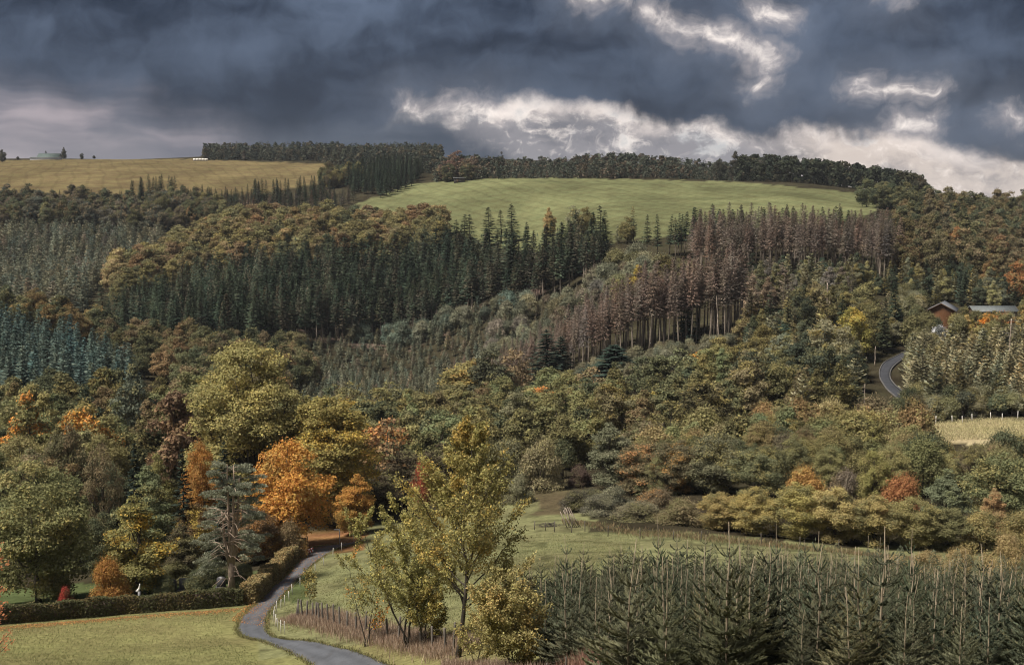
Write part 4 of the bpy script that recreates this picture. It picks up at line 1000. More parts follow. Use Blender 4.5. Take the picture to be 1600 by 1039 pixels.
# --- mid-left broadleaf wood
stand([(-110, 165), (120, 165), (270, 190), (330, 215), (330, 300), (230, 290), (130, 282), (-110, 282)], 9.4, ['oak', 'egg', 'beech'], (10, 14), 'left_wood_tree', '{c} tree in the wood left of the big lime', 'tree', [(OLVD, OLV, 3), (OLV, GRN, 1.2), (BRN, OLVD, 1.6), (GRN, OLVD, 2), (DKG, OLVD, 2), ((0.14, 0.11, 0.055), OLV, 0.8)], 'wood left of the big lime tree', wide=(1.0, 1.35), keep=lambda px, py, Y, X: ~((px > 310) & (Y < 200)))
for a in [(45, 205, 612, 95, 'egg', 'tall olive tree with orange touches at the far left', (0.13, 0.125, 0.055), (0.36, 0.17, 0.045)), (85, 195, 640, 80, 'egg', 'dark olive tree in front of the tall far-left tree', OLVD, OLV), (140, 200, 625, 110, 'oak', 'broad olive tree with golden leaves left of the dark cone tree', OLV, (0.34, 0.18, 0.05)),
          (212, 235, 565, 85, 'egg', 'dense grey-green cone-shaped tree below the blue-green spruces', (0.075, 0.085, 0.062), OLVD), (272, 190, 612, 120, 'beech', 'purplish-brown beech left of the big lime tree', (0.115, 0.078, 0.05), (0.15, 0.10, 0.055)), (60, 150, 715, 170, 'oak', 'wide dull green oak behind the front-left oak', GRN, OLV),
          (228, 148, 725, 110, 'egg', 'pale green tree behind the yellow oak', (0.115, 0.13, 0.07), OLV), (165, 160, 690, 70, 'bare', 'thin brown-green tree above the front-left oak', (0.125, 0.105, 0.06), BRN), (255, 165, 705, 60, 'egg', 'yellowish-green tree left of the orange maples', (0.16, 0.15, 0.06), OLV), (110, 170, 660, 90, 'oak', 'dull olive tree between the far-left trees and the oaks', (0.095, 0.09, 0.05), BRN)]:
    lm(a[0], a[1], a[2], a[3], a[4], LT, a[5], 'tree', a[6], a[7])
lm(207, 140, 690, 34, 'spruce', 'dark_spruce', 'narrow dark spruce between the oak and the pale green tree', 'spruce tree', (0.022, 0.03, 0.024))
lm(290, 143, 700, 46, 'spruce', 'dark_spruce', 'dark spruce left of the orange maples', 'spruce tree', (0.025, 0.032, 0.024))
lm(352, 142, 688, 50, 'spruce', 'dark_spruce', 'dark spruce right behind the tall pine', 'spruce tree', (0.025, 0.032, 0.024))
# --- mid centre wood
stand([(420, 200), (480, 195), (560, 205), (700, 200), (900, 195), (1150, 215), (1150, 300), (1000, 285), (900, 292), (760, 310), (700, 305), (560, 300), (470, 300), (400, 300)], 9.6, ['oak', 'egg', 'beech', 'bare'], (8.5, 12), 'valley_wood_tree', '{c} tree in the valley wood below the dead spruces', 'tree', [(OLVD, OLV, 4), (OLV, GRN, 1.6), (BRN, OLVD, 1), (DKG, OLVD, 3), (GRN, OLVD, 2), ((0.115, 0.10, 0.055), OLV, 1.5), (RUST, BRN, 0.15)], 'valley wood below the dead spruces', wide=(1.05, 1.45))
for a in [(845, 275, 603, 70, 'oak', 'tree with glowing orange top in the middle of the valley wood', (0.15, 0.12, 0.055), (0.48, 0.21, 0.065)), (920, 270, 598, 90, 'oak', 'rounded green oak right of the orange-topped tree', (0.115, 0.12, 0.065), OLV), (905, 250, 615, 75, 'bare', 'reddish-brown thin tree in front of the green oak', (0.15, 0.095, 0.065), BRN),
          (860, 250, 625, 90, 'oak', 'dark olive tree below the orange-topped tree', OLVD, OLV), (975, 240, 638, 55, 'egg', 'bright yellow-green tree above the grey-green field-edge tree', (0.20, 0.195, 0.075), OLV), (1040, 255, 610, 100, 'oak', 'olive-gold spreading oak in the centre of the valley wood', (0.155, 0.14, 0.06), YEL),
          (1095, 262, 596, 120, 'oak', 'buff-gold broad oak right of the olive-gold oak', (0.22, 0.175, 0.08), OLV), (1140, 255, 595, 110, 'oak', 'olive-green oak right of the buff-gold oak', (0.12, 0.115, 0.055), OLV), (820, 215, 648, 45, 'larch', 'pale grey-green young larch above the field-edge bushes', (0.125, 0.14, 0.105), GRY),
          (1110, 300, 545, 90, 'oak', 'golden-topped oak below the dead stand', (0.15, 0.125, 0.055), (0.42, 0.24, 0.06)), (1175, 295, 545, 80, 'egg', 'grey-olive tree right of the golden-topped oak', (0.12, 0.115, 0.065), OLV), (740, 330, 560, 100, 'oak', 'olive dome tree at the left foot of the dead stand', OLV, (0.24, 0.17, 0.06)),
          (765, 322, 545, 80, 'beech', 'dark dome tree left of the dead stand', (0.06, 0.062, 0.04), OLVD), (700, 300, 600, 110, 'oak', 'dark olive tree behind the centre roadside tree', OLVD, OLV), (610, 190, 650, 120, 'bare', 'sparse brown tree right of the golden lime', (0.15, 0.10, 0.055), (0.25, 0.13, 0.05)), (660, 180, 722, 40, 'bush', 'red-leaved bush behind the centre roadside tree', (0.22, 0.065, 0.038), RUST),
          (1170, 240, 640, 90, 'egg', 'pale grey-olive tree at the right of the valley wood', GRY, OLV), (1010, 300, 590, 70, 'oak', 'dark oak under the front dead stand', DKG, OLVD), (800, 330, 545, 70, 'bare', 'brown sparse tree at the left end of the dead stand', (0.16, 0.12, 0.07), BRN)]:
    lm(a[0], a[1], a[2], a[3], a[4], LT if a[4] != 'bush' else 'red_bush', a[5], 'tree' if a[4] != 'bush' else 'bush', a[6], a[7], **(BU if a[4] == 'bush' else {}))
lm(855, 338, 515, 66, 'spruce', 'dark_spruce', 'dark green spruce left in front of the dead stand', 'spruce tree', (0.03, 0.042, 0.032))
lm(875, 345, 525, 50, 'spruce', 'dark_spruce', 'dark green spruce just behind the left dark spruce by the dead stand', 'spruce tree', (0.034, 0.045, 0.034))
lm(960, 325, 538, 72, 'spruce', 'dark_spruce', 'dark green spruce right in front of the dead stand', 'spruce tree', (0.028, 0.042, 0.033))
lm(1073, 352, 435, 40, 'spruce', 'dark_spruce', 'dark green spruce among the red dead spruces', 'spruce tree', (0.028, 0.04, 0.032))
stand([(880, 335), (940, 318), (1100, 318), (1160, 335), (1160, 343), (880, 345)], 4.5, 'bush', (2.5, 4.5), 'stand_foot_bush', '{c} bush at the foot of the dead spruce trunks', 'bush', [(GRY, YC, 2), (YC2, GRY, 2)], 'bushes at the foot of the dead spruce trunks', parts=('stems', 'foliage'))
# --- shrub belt between meadow and wood
stand([(960, 168), (1150, 166), (1420, 168), (1680, 168), (1680, 186), (1440, 192), (1400, 208), (1150, 210), (960, 200)], 5.6, ['bush', 'oak', 'bush', 'bare'], (5, 8), 'belt_shrub', '{c} shrub in the belt above the hazel row', 'shrub', [(OLVD, OLV, 3), (OLV, OLVD, 2), ((0.15, 0.120, 0.06), OLV, 1.2), ((0.120, 0.100, 0.064), OLVD, 1.2), (GRN, OLVD, 2), (DKG, OLVD, 1.5)], 'shrub belt above the hazel row', parts=('stems', 'foliage'))
stand([(1190, 208), (1440, 212), (1440, 222), (1190, 222)], 5.0, ['bare', 'bush'], (6, 8), 'russet_shrub', '{c} shrub in the row below the hillside wood', 'shrub', [((0.17, 0.122, 0.062), OLV, 2), ((0.17, 0.142, 0.072), OLV, 2), ((0.14, 0.112, 0.066), BRN, 1)], 'russet shrub row below the hillside wood', parts=('stems', 'foliage'))
for a in [(955, 176, 658, 100, 'egg', 'large grey-green tree at the corner of the back meadow', (0.105, 0.108, 0.068), GRY), (845, 178, 690, 80, 'bush', 'round straw-grey shrub above the earth ramp', (0.165, 0.145, 0.085), OLV), (795, 180, 685, 80, 'bush', 'round olive shrub left of the straw-grey shrub', (0.11, 0.108, 0.066), OLV), (755, 182, 690, 70, 'bush', 'dark shrub behind the centre roadside tree', OLVD, OLV),
          (810, 168, 745, 50, 'bush', 'pale-leaved small shrub on the ramp edge', (0.15, 0.145, 0.09), OLVD), (880, 190, 690, 50, 'bush', 'dark green shrub left of the large grey-green tree', DKG, OLVD), (925, 162, 765, 70, 'bush', 'dark low thicket at the foot of the large grey-green tree', (0.06, 0.058, 0.04), OLVD), (903, 180, 728, 44, 'bush', 'dark wine-red bush beside the large grey-green tree', (0.075, 0.052, 0.044), OLVD),
          (1010, 172, 690, 110, 'oak', 'russet-topped tree right of the large grey-green tree', (0.105, 0.09, 0.052), (0.24, 0.135, 0.06)), (1060, 168, 685, 90, 'oak', 'gold-topped dark tree in the shrub belt', (0.09, 0.08, 0.048), (0.27, 0.165, 0.06)), (1120, 165, 675, 110, 'oak', 'grey-olive rounded tree in the shrub belt', (0.10, 0.098, 0.06), OLV), (1175, 160, 700, 90, 'oak', 'green bushy tree above the hazel row', (0.10, 0.105, 0.058), OLV),
          (1255, 148, 732, 80, 'bush', 'domed orange-gold shrub above the hazel row', (0.27, 0.165, 0.06), OLV), (1320, 152, 735, 60, 'bush', 'purplish-grey bare shrub right of the orange-gold dome', (0.135, 0.112, 0.085), BRN), (1367, 152, 702, 65, 'oak', 'fresh olive-green tree in the middle of the shrub belt', (0.17, 0.16, 0.062), OLV), (1405, 150, 742, 72, 'bush', 'bright orange-red shrub above the hazel row', (0.24, 0.118, 0.055), RUST),
          (1475, 143, 730, 80, 'egg', 'upright grey-green willow at the right of the hazel row', (0.115, 0.128, 0.078), GRN), (1560, 150, 705, 130, 'oak', 'large dark green tree at the right edge above the firs', (0.10, 0.108, 0.055), OLV), (1548, 137, 760, 55, 'egg', 'small pink-orange tree below the large dark green tree', (0.25, 0.165, 0.085), BUFF), (1585, 200, 680, 70, 'bush', 'grey-green shrub at the right end of the clearing', GRY, OLV)]:
    isb = a[4] == 'bush'
    lm(a[0], a[1], a[2], a[3], a[4], 'landmark_shrub' if isb else LT, a[5], 'shrub' if isb else 'tree', a[6], a[7], **(BU if isb else {}))
HAZ = [(1000, 142, 785, 100), (1060, 139, 780, 90), (1125, 137, 768, 80), (1180, 135, 760, 90), (1240, 134, 752, 100), (1305, 133, 757, 100), (1365, 132, 770, 95), (1425, 132, 775, 95), (1480, 132, 790, 90), (1535, 131, 800, 90), (1590, 131, 800, 90)]
HN = ['low grey-brown hazel at the left start of the hazel row', 'brown-topped low hazel second in the hazel row', 'golden-tipped hazel third in the hazel row', 'yellow hazel left of the tallest hazels', 'broad yellow-green hazel in the middle of the row', 'broad straw-yellow hazel right of the middle of the row', 'olive-gold hazel under the orange-red shrub', 'olive hazel right of the orange-red shrub', 'dark olive hazel under the grey-green willow', 'ochre hazel near the right end of the row', 'ochre hazel at the right end of the row']
for (px, D, top, w), lab, c in zip(HAZ, HN, [(0.12, 0.108, 0.07), (0.15, 0.122, 0.07), (0.21, 0.165, 0.07), (0.24, 0.195, 0.078), (0.225, 0.195, 0.074), (0.25, 0.205, 0.09), (0.21, 0.172, 0.074), (0.17, 0.15, 0.065), (0.115, 0.112, 0.056), (0.20, 0.162, 0.07), (0.21, 0.168, 0.074)]):
    lm(px, D, top, w, 'oak' if 1100 < px < 1500 else 'bush', 'hazel', lab, 'hazel', c, OLVD, **BU)
# straw-coloured bushes right behind the plantation
for px, D, top, w, lab in [(1450, 108, 862, 60, 'straw-coloured bush behind the firs'), (1500, 106, 855, 60, 'straw bush right of the first straw bush behind the firs'), (1570, 104, 838, 80, 'large ochre bush behind the firs at the right edge'), (1400, 112, 868, 50, 'small straw bush behind the firs nearest the meadow')]:
    lm(px, D, top, w, 'bush', 'straw_bush', lab, 'bush', (0.20, 0.155, 0.075), BUFF, **BU)
# --- left foreground trees behind the hedge
lm(60, 120, 750, 175, 'oak', 'oak_tree', 'full green oak standing behind the hedge at the left', 'oak tree', (0.115, 0.115, 0.052), (0.165, 0.14, 0.055))
lm(215, 121, 772, 135, 'egg', 'oak_tree', 'yellowing oak behind the hedge between green oak and pine', 'oak tree', (0.135, 0.125, 0.05), (0.33, 0.22, 0.05))
lm(172, 114, 872, 72, 'bush', 'orange_bush', 'orange autumn bush just behind the hedge', 'bush', (0.20, 0.105, 0.034), (0.15, 0.115, 0.04), **BU)
lm(160, 135, 800, 80, 'oak', LT, 'dark tree filling the gap between the two oaks', 'tree', DKG, OLVD)
lm(285, 130, 815, 70, 'egg', LT, 'dark brown-green tree between yellow oak and pine', 'tree', (0.07, 0.06, 0.036), OLVD)
lm(305, 143, 785, 80, 'beech', LT, 'brown dull tree under the small orange maple', 'tree', (0.115, 0.08, 0.042), YEL)
lm(398, 138, 790, 85, 'oak', LT, 'brown tree behind the right side of the pine', 'tree', (0.10, 0.07, 0.042), (0.20, 0.11, 0.04))
lm(452, 139, 815, 60, 'bush', 'roadside_bush', 'russet-brown bush at the lane under the orange maple', 'bush', (0.12, 0.09, 0.05), (0.24, 0.14, 0.05), **BU)
lm(322, 152, 686, 72, 'oak', 'maple_tree', 'small orange maple left of the pine top', 'maple tree', (0.27, 0.14, 0.042), (0.20, 0.12, 0.045))
lm(450, 147, 686, 150, 'oak', 'maple_tree', 'big bright orange maple above the lane', 'maple tree', (0.33, 0.175, 0.048), (0.20, 0.14, 0.05))
lm(555, 157, 738, 78, 'egg', 'maple_tree', 'orange-brown maple right of the lane end', 'maple tree', (0.27, 0.145, 0.042), (0.18, 0.125, 0.042))
K['lime'] = [(*broadleaf(61, 26, 7.6, 0.06, 'round', 85000, 0.155, nlobe=130, lobe=0.26, leafmat='leaf'), 26, 7.6)]
lm(396, 174, 527, 200, 'lime', 'lime_tree', 'big olive-yellow lime tree towering over the lane', 'lime tree', (0.175, 0.158, 0.068), (0.22, 0.185, 0.068), var=0, rz=0.4)
K['lime2'] = [(*broadleaf(62, 18, 5.6, 0.10, 'round', 58000, 0.145, nlobe=96, lobe=0.26, leafmat='leaf'), 18, 5.6)]
lm(520, 168, 615, 165, 'lime2', 'lime_tree', 'golden-olive tree leaning on the right of the big lime', 'lime tree', (0.165, 0.140, 0.052), (0.26, 0.185, 0.048), var=0)
lm(335, 180, 640, 70, 'egg', LT, 'yellow-olive side crown left of the big lime', 'tree', (0.20, 0.165, 0.06), YEL)
# dark wood behind the end of the lane
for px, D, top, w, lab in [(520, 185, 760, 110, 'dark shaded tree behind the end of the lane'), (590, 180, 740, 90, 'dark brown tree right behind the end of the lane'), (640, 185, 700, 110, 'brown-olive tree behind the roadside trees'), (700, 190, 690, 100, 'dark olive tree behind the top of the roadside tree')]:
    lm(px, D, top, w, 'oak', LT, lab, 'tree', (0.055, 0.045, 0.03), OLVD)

# --- plantation firs
FP = [(985, 36), (890, 46), (845, 53), (812, 60), (770, 72), (800, 84), (1000, 88), (1300, 96), (1700, 98), (1700, 36)]
def fkeep(px, py, Y, X): return np.ones(px.shape, bool)
fh = lambda q, y: float(np.interp(y, [36, 60, 98], [4.2, 3.6, 2.9])) * RG.choice([0.62, 0.8, 0.95, 1.05, 1.18])
stand(FP, 1.9, 'fir', (3, 5), 'fir_tree', '{c} fir with pale stem in the plantation', 'fir tree', [((0.070, 0.073, 0.044), (0.092, 0.092, 0.058), 3), ((0.056, 0.062, 0.038), (0.080, 0.084, 0.052), 2), ((0.088, 0.086, 0.054), (0.060, 0.064, 0.040), 1)], 'young firs in the plantation', hfun=fh, stuff='fir_rows', jitter=0.16, wide=(0.70, 0.95))
for px, D, top, lab in [(1025, 52, 800, 'tallest fir with a long leader at the centre of the plantation'), (1218, 50, 818, 'fir with a thick straight leader right of the tallest fir'), (1262, 47, 826, 'fir with forked whorl right of the thick-leader fir'), (1424, 46, 822, 'tall thin-stemmed fir at the right of the plantation'), (1354, 46, 832, 'tall fir with a crooked tip in the right half'), (893, 62, 836, 'pale-tipped fir beside the back meadow')]:
    lm(px, D, top, 62, 'fir', 'fir_tree', lab, 'fir tree', (0.062, 0.078, 0.047), (0.082, 0.095, 0.060))

# ------------------------------------------------------------------ decide what shows, then build
def resolve():
    nb = 1840 // 4
    b0 = -120
    # ground silhouette seen in front of a given distance
    bins = b0 + (np.arange(nb) + 0.5) * 4
    rows = np.arange(0, len(DG), 4)
    gp = np.full((len(rows), nb), 5000.0)
    for q, i in enumerate(rows):
        if DG[i] < 36 or DG[i] > 1700: continue
        X = (bins - CX) / FPX * DG[i]
        Z = gz(X, np.full(nb, DG[i])); px, py = proj(X, np.full(nb, DG[i]), Z)
        gp[q] = py
    gmin = np.minimum.accumulate(gp, 0)
    hor = np.full(nb, 5000.0)
    CAND.sort(key=lambda c: c['p'][1])
    for c in CAND:
        tr, cr, h0, r0 = K[c['k']][c['var'] % len(K[c['k']])]
        x, y, z = c['p']
        s = c['h'] / h0
        px, top = proj(x, y, z + c['h']); _, bot = proj(x, y, z)
        w = r0 * s * c['wide'] / y * FPX
        i0 = int(max(0, (px - w * 0.6 - b0) // 4)); i1 = int(min(nb, (px + w * 0.6 - b0) // 4 + 1))
        c['vis'] = -1e3
        if i1 > i0 and px + w > -4 and px - w < 1604:
            q = int(np.clip((math.log(y * 0.985) - L0) / DL / 4, 0, len(rows) - 1))
            lim = np.minimum(hor[i0:i1], gmin[q, i0:i1])
            c['vis'] = float(np.max(np.minimum(lim, bot) - top))
            frac = 0.22 if c['k'] in ('spruce', 'spruce_tall', 'dead_spruce', 'young_conifer', 'blue_spruce') else 0.3 if c['k'] != 'fir' else 0.6
            cov = top + (bot - top) * frac
            hor[i0:i1] = np.minimum(hor[i0:i1], cov)
        c['w'] = w
    groups = {}
    for c in CAND: groups.setdefault(c['name'], []).append(c)
    rest = {}
    n_ind = 0
    for name, L in groups.items():
        show = [c for c in L if c['must'] or c['vis'] > (5.0 if c['k'] != 'fir' else -200)]
        show.sort(key=lambda c: (-c['must'], -c['vis'] * (c['w'] + 2)))
        ind = show[:295]
        ids = set(map(id, ind))
        for c in L:
            if id(c) not in ids and c['stuff'] and (c['vis'] > -25):
                rest.setdefault(c['stuff'], []).append(c)
        relabel(ind)
        for c in ind:
            build_tree(c); n_ind += 1
        print(name, len(L), 'shown', len(show))
    return rest, n_ind
def colour_word(c):
    r, g, b = c
    v = max(c)
    if r > 1.9 * g and v > 0.3: return 'orange'
    if r > 1.75 * g: return 'russet'
    if r > 1.28 * g: return 'brown'
    if b > 0.85 * g: return 'bluish-grey'
    if r > 1.12 * g: return 'golden-olive' if v > 0.17 else 'brownish-olive'
    if r > 0.95 * g: return 'pale olive' if v > 0.13 else 'olive'
    return ('grey-green' if v > 0.085 else 'dark green') if b > 0.6 * g else ('green' if v > 0.085 else 'dark green')
def relabel(L):
    g = {}
    for c in L:
        if not c['must']: g.setdefault(c['label'], []).append(c)
    for lab, M_ in g.items():
        if len(M_) < 2: continue
        px = np.array([proj(*c['p'])[0] for c in M_]).clip(0, 1600); D = np.array([c['p'][1] for c in M_]); h = np.array([c['h'] for c in M_])
        q = np.quantile(px, [0.2, 0.4, 0.6, 0.8]); d = np.quantile(D, [0.34, 0.67]); hq = np.quantile(h, [0.33, 0.67])
        for c, a, b, hh in zip(M_, px, D, h):
            side = ['far left', 'left', 'middle', 'right', 'far right'][int(np.searchsorted(q, a))]
            row = ['front', 'centre', 'back'][int(np.searchsorted(d, b))]
            size = ['short', 'medium-sized', 'tall'][int(np.searchsorted(hq, hh))]
            text = lab.replace('{c}', colour_word(c['col']))
            c['label'] = '%s %s, %s %s' % (size, text, row, side) if len(text.split()) + 4 <= 16 and not text.startswith(('tall', 'small', 'young', 'short')) else '%s, %s %s' % (text, row, side)
def build_tree(c):
    tr, cr, h0, r0 = K[c['k']][c['var'] % len(K[c['k']])]
    s = c['h'] / h0
    e = empty(c['name'], c['p'] - np.array([0, 0, 0.05]), c['rz'])
    e.scale = (s * c['wide'], s * c['wide'], s)
    e.rotation_euler = (math.sin(c['rz'] * 37) * 0.045, math.cos(c['rz'] * 53) * 0.045, c['rz'])
    tag(e, c['label'], c['cat'], c['group'])
    a = obj(c['parts'][0], tr, e); b = obj(c['parts'][1], cr, e)
    b.color = (*[v * FG for v in c['col']], 1.0); b['tint2'] = [float(v) * FG for v in c['t2']]
    return e
rest, n_ind = resolve()
print('individuals', n_ind, round(time.time() - T0, 1))
STUFF = {'spruce_forest': ('dark spruces deeper in the central hillside forest', 'forest', [low_tree(900 + i, 'cone', 1.0, 0.15, 330, 0.035) for i in range(4)]),
         'beech_wood': ('further crowns of the hilltop beech wood', 'forest', [low_tree(910 + i, 'ball', 1.0, 0.36, 260, 0.05) for i in range(3)]),
         'young_conifer_slope': ('mass of young grey-green conifers on the far left slope', 'forest', [low_tree(920 + i, 'cone', 1.0, 0.27, 90, 0.11) for i in range(4)]),
         'young_plantation': ('mass of small conifers in the plantation below the track', 'forest', [low_tree(930 + i, 'cone', 1.0, 0.27, 90, 0.11) for i in range(4)]),
         'fir_rows': ('further young firs in the plantation rows', 'fir trees', [low_tree(940 + i, 'cone', 1.0, 0.27, 800, 0.035) for i in range(4)])}
for sname, L in rest.items():
    lab, cat, base = STUFF[sname]
    VV, CC = [], []
    for c in L:
        b = base[c['var'] % len(base)]
        ca, sa = math.cos(c['rz']), math.sin(c['rz'])
        v = b @ np.array([[ca, sa, 0], [-sa, ca, 0], [0, 0, 1]]) * c['h'] + c['p']
        VV.append(v); CC.append(np.repeat(np.array(c['col'])[None] * FG, len(v), 0))
    V = np.concatenate(VV)
    o = obj(sname, MB().add(V, np.arange(len(V)).reshape(-1, 4)).mesh(sname, [M['stuff_leaf']], attr=np.concatenate(CC)))
    kind(o, 'stuff', lab, cat)
    print(sname, len(L), len(V) // 4)
print('stuff', round(time.time() - T0, 1))

# ------------------------------------------------------------------ foreground trees with their own branching
def branchy(seed, h, r, trunk_h, limbs, twigs, leaves, leaf, stems=1, tr0=None, up=0.75, top_r=0.25, droop=0.3):
    rg = np.random.default_rng(seed)
    tr = MB(); crown = MB()
    tr0 = tr0 or h * 0.012
    C, A, B = [], [], []
    for st in range(stems):
        lean = rg.normal(size=2) * (0.03 if stems == 1 else 0.16)
        hh = h * (1 if st == 0 else rg.uniform(0.72, 0.95))
        n = 10; zz = np.linspace(-0.3, hh * 0.97, n)
        off = np.cumsum(rg.normal(size=(n, 2)) * 0.010 * h, 0) + np.outer(zz.clip(0), lean); off[0] = rg.normal(size=2) * 0.1 * (stems > 1)
        pts = np.stack([off[:, 0], off[:, 1], zz], 1)
        rads = tr0 * (1.05 - np.linspace(0, 1, n) ** 0.8 * 0.95) / (stems ** 0.4)
        rads[0] *= 1.3
        tr.tube(pts, rads, 8)
        for i in range(limbs // stems):
            f = (i + rg.random()) / (limbs // stems)
            z0 = trunk_h + (hh - trunk_h) * f * 0.97
            p0 = np.array([np.interp(z0, zz, pts[:, 0]), np.interp(z0, zz, pts[:, 1]), z0])
            az = i * 2.399 + rg.normal() * 0.4
            L = r * (1 - f * (1 - top_r)) * rg.uniform(0.75, 1.1) * (0.62 + 0.38 * min(1, f * 5))
            d = np.array([math.cos(az), math.sin(az), up + 0.5 * f + rg.normal() * 0.1])
            s = np.linspace(0, 1, 5)[:, None]
            P = p0 + d * L * s + np.array([0, 0, 1]) * (0.22 * L * s ** 2) + np.concatenate([[[0, 0, 0]], rg.normal(size=(4, 3)) * 0.04 * L])
            rb = max(0.012, np.interp(z0, zz, rads) * 0.5)
            tr.tube(P, rb * np.linspace(1, 0.25, 5), 5, cap=False)
            nt = max(3, int(twigs * (0.5 + 0.6 * L / r)))
            for j in range(nt):
                g = 0.22 + 0.78 * (j + rg.random()) / nt
                q = np.array([np.interp(g, s[:, 0], P[:, a]) for a in range(3)])
                da = az + rg.choice([-1, 1]) * rg.uniform(0.3, 1.2)
                tl = 0.30 * L * (1.25 - 0.6 * g) * rg.uniform(0.6, 1.3) + 0.12
                td = np.array([math.cos(da), math.sin(da), rg.uniform(0.1, 1.1)])
                e = q + td * tl
                tr.tube([q, (q + e) / 2 + rg.normal(size=3) * 0.03, e], [0.010, 0.007, 0.003], 3, cap=False)
                m = max(4, int(leaves * rg.uniform(0.6, 1.3)))
                t = rg.random(m)[:, None] ** 0.7
                c = q + (e - q) * t + rg.normal(size=(m, 3)) * (0.05 + 0.10 * tl)
                dl = unit(rg.normal(size=(m, 3)) * 0.75 + td * 0.4 + np.array([0, 0, -droop]))
                b = unit(np.cross(dl, rg.normal(size=(m, 3))))
                sz = leaf * rg.uniform(0.6, 1.25, (m, 1))
                C.append(c); A.append(dl * sz); B.append(b * sz * 0.52)
    crown.diamonds(np.concatenate(C), np.concatenate(A), np.concatenate(B))
    return tr.mesh('trunk_mesh', [M['bark']], smooth=True), crown.mesh('crown_mesh', [M['leaf_fine']])
def hero(px, D, top, wpx, seed, name, label, c, t2, parts=('trunk', 'crown'), cat='tree', rz=0.0, **kw):
    P = on(px, D)
    h = unproj(px, top, D)[2] - P[2]; r = wpx / 2 * D / FPX
    tr, cr = branchy(seed, h, r, **{k: (v * h if k == 'trunk_h' else v) for k, v in kw.items()})
    e = tag(empty(name, P, rz), label, cat)
    obj(parts[0], tr, e)
    b = obj(parts[1], cr, e); b.color = (*[v * FG for v in c], 1); b['tint2'] = [v * FG for v in t2]
hero(714, 66, 666, 262, 301, 'roadside_tree', 'tall olive-gold young tree in the centre behind the wooden fence', (0.185, 0.165, 0.064), (0.25, 0.18, 0.055), trunk_h=0.21, limbs=46, twigs=21, leaves=50, leaf=0.08, up=0.8, top_r=0.12, rz=1.0)
hero(638, 74, 775, 165, 302, 'roadside_tree', 'shorter olive tree left of the tall centre tree', (0.185, 0.172, 0.066), (0.22, 0.185, 0.062), trunk_h=0.14, limbs=42, twigs=15, leaves=36, leaf=0.078, stems=3, up=0.9, top_r=0.2)
hero(574, 79, 862, 80, 303, 'roadside_bush', 'small yellow-green bush with a few orange leaves at the fence', (0.16, 0.145, 0.052), (0.40, 0.17, 0.04), parts=('stems', 'foliage'), cat='bush', trunk_h=0.1, limbs=20, twigs=8, leaves=20, leaf=0.08, stems=3, up=1.0, top_r=0.4)
hero(660, 73, 890, 90, 306, 'roadside_bush', 'olive undergrowth bush beneath the two roadside trees', (0.165, 0.155, 0.056), (0.21, 0.17, 0.056), parts=('stems', 'foliage'), cat='bush', trunk_h=0.08, limbs=30, twigs=11, leaves=28, leaf=0.09, stems=3, up=0.9, top_r=0.4)
hero(485, 101, 893, 30, 304, 'sapling', 'thin olive sapling in the pasture right of the lane', (0.175, 0.155, 0.060), (0.22, 0.17, 0.06), trunk_h=0.25, limbs=14, twigs=6, leaves=14, leaf=0.09, up=1.6, top_r=0.3)
hero(-14, 70, 858, 95, 305, 'edge_tree', 'sparse pinkish-orange leaved tree at the left picture edge', (0.36, 0.16, 0.08), (0.27, 0.12, 0.06), trunk_h=0.1, limbs=20, twigs=6, leaves=10, leaf=0.085, up=0.3, top_r=0.4)
hero(802, 53, 908, 125, 307, 'fence_shrub', 'straggly olive-yellow shrub between the centre tree and the firs', (0.20, 0.175, 0.075), (0.24, 0.18, 0.07), parts=('stems', 'foliage'), cat='shrub', trunk_h=0.06, limbs=56, twigs=13, leaves=34, leaf=0.066, stems=4, up=0.7, top_r=0.5)
hero(745, 58, 955, 70, 308, 'fence_shrub', 'low olive shrub at the foot of the centre tree', (0.19, 0.165, 0.065), (0.24, 0.17, 0.06), parts=('stems', 'foliage'), cat='shrub', trunk_h=0.06, limbs=20, twigs=9, leaves=20, leaf=0.06, stems=3, up=0.7, top_r=0.5)

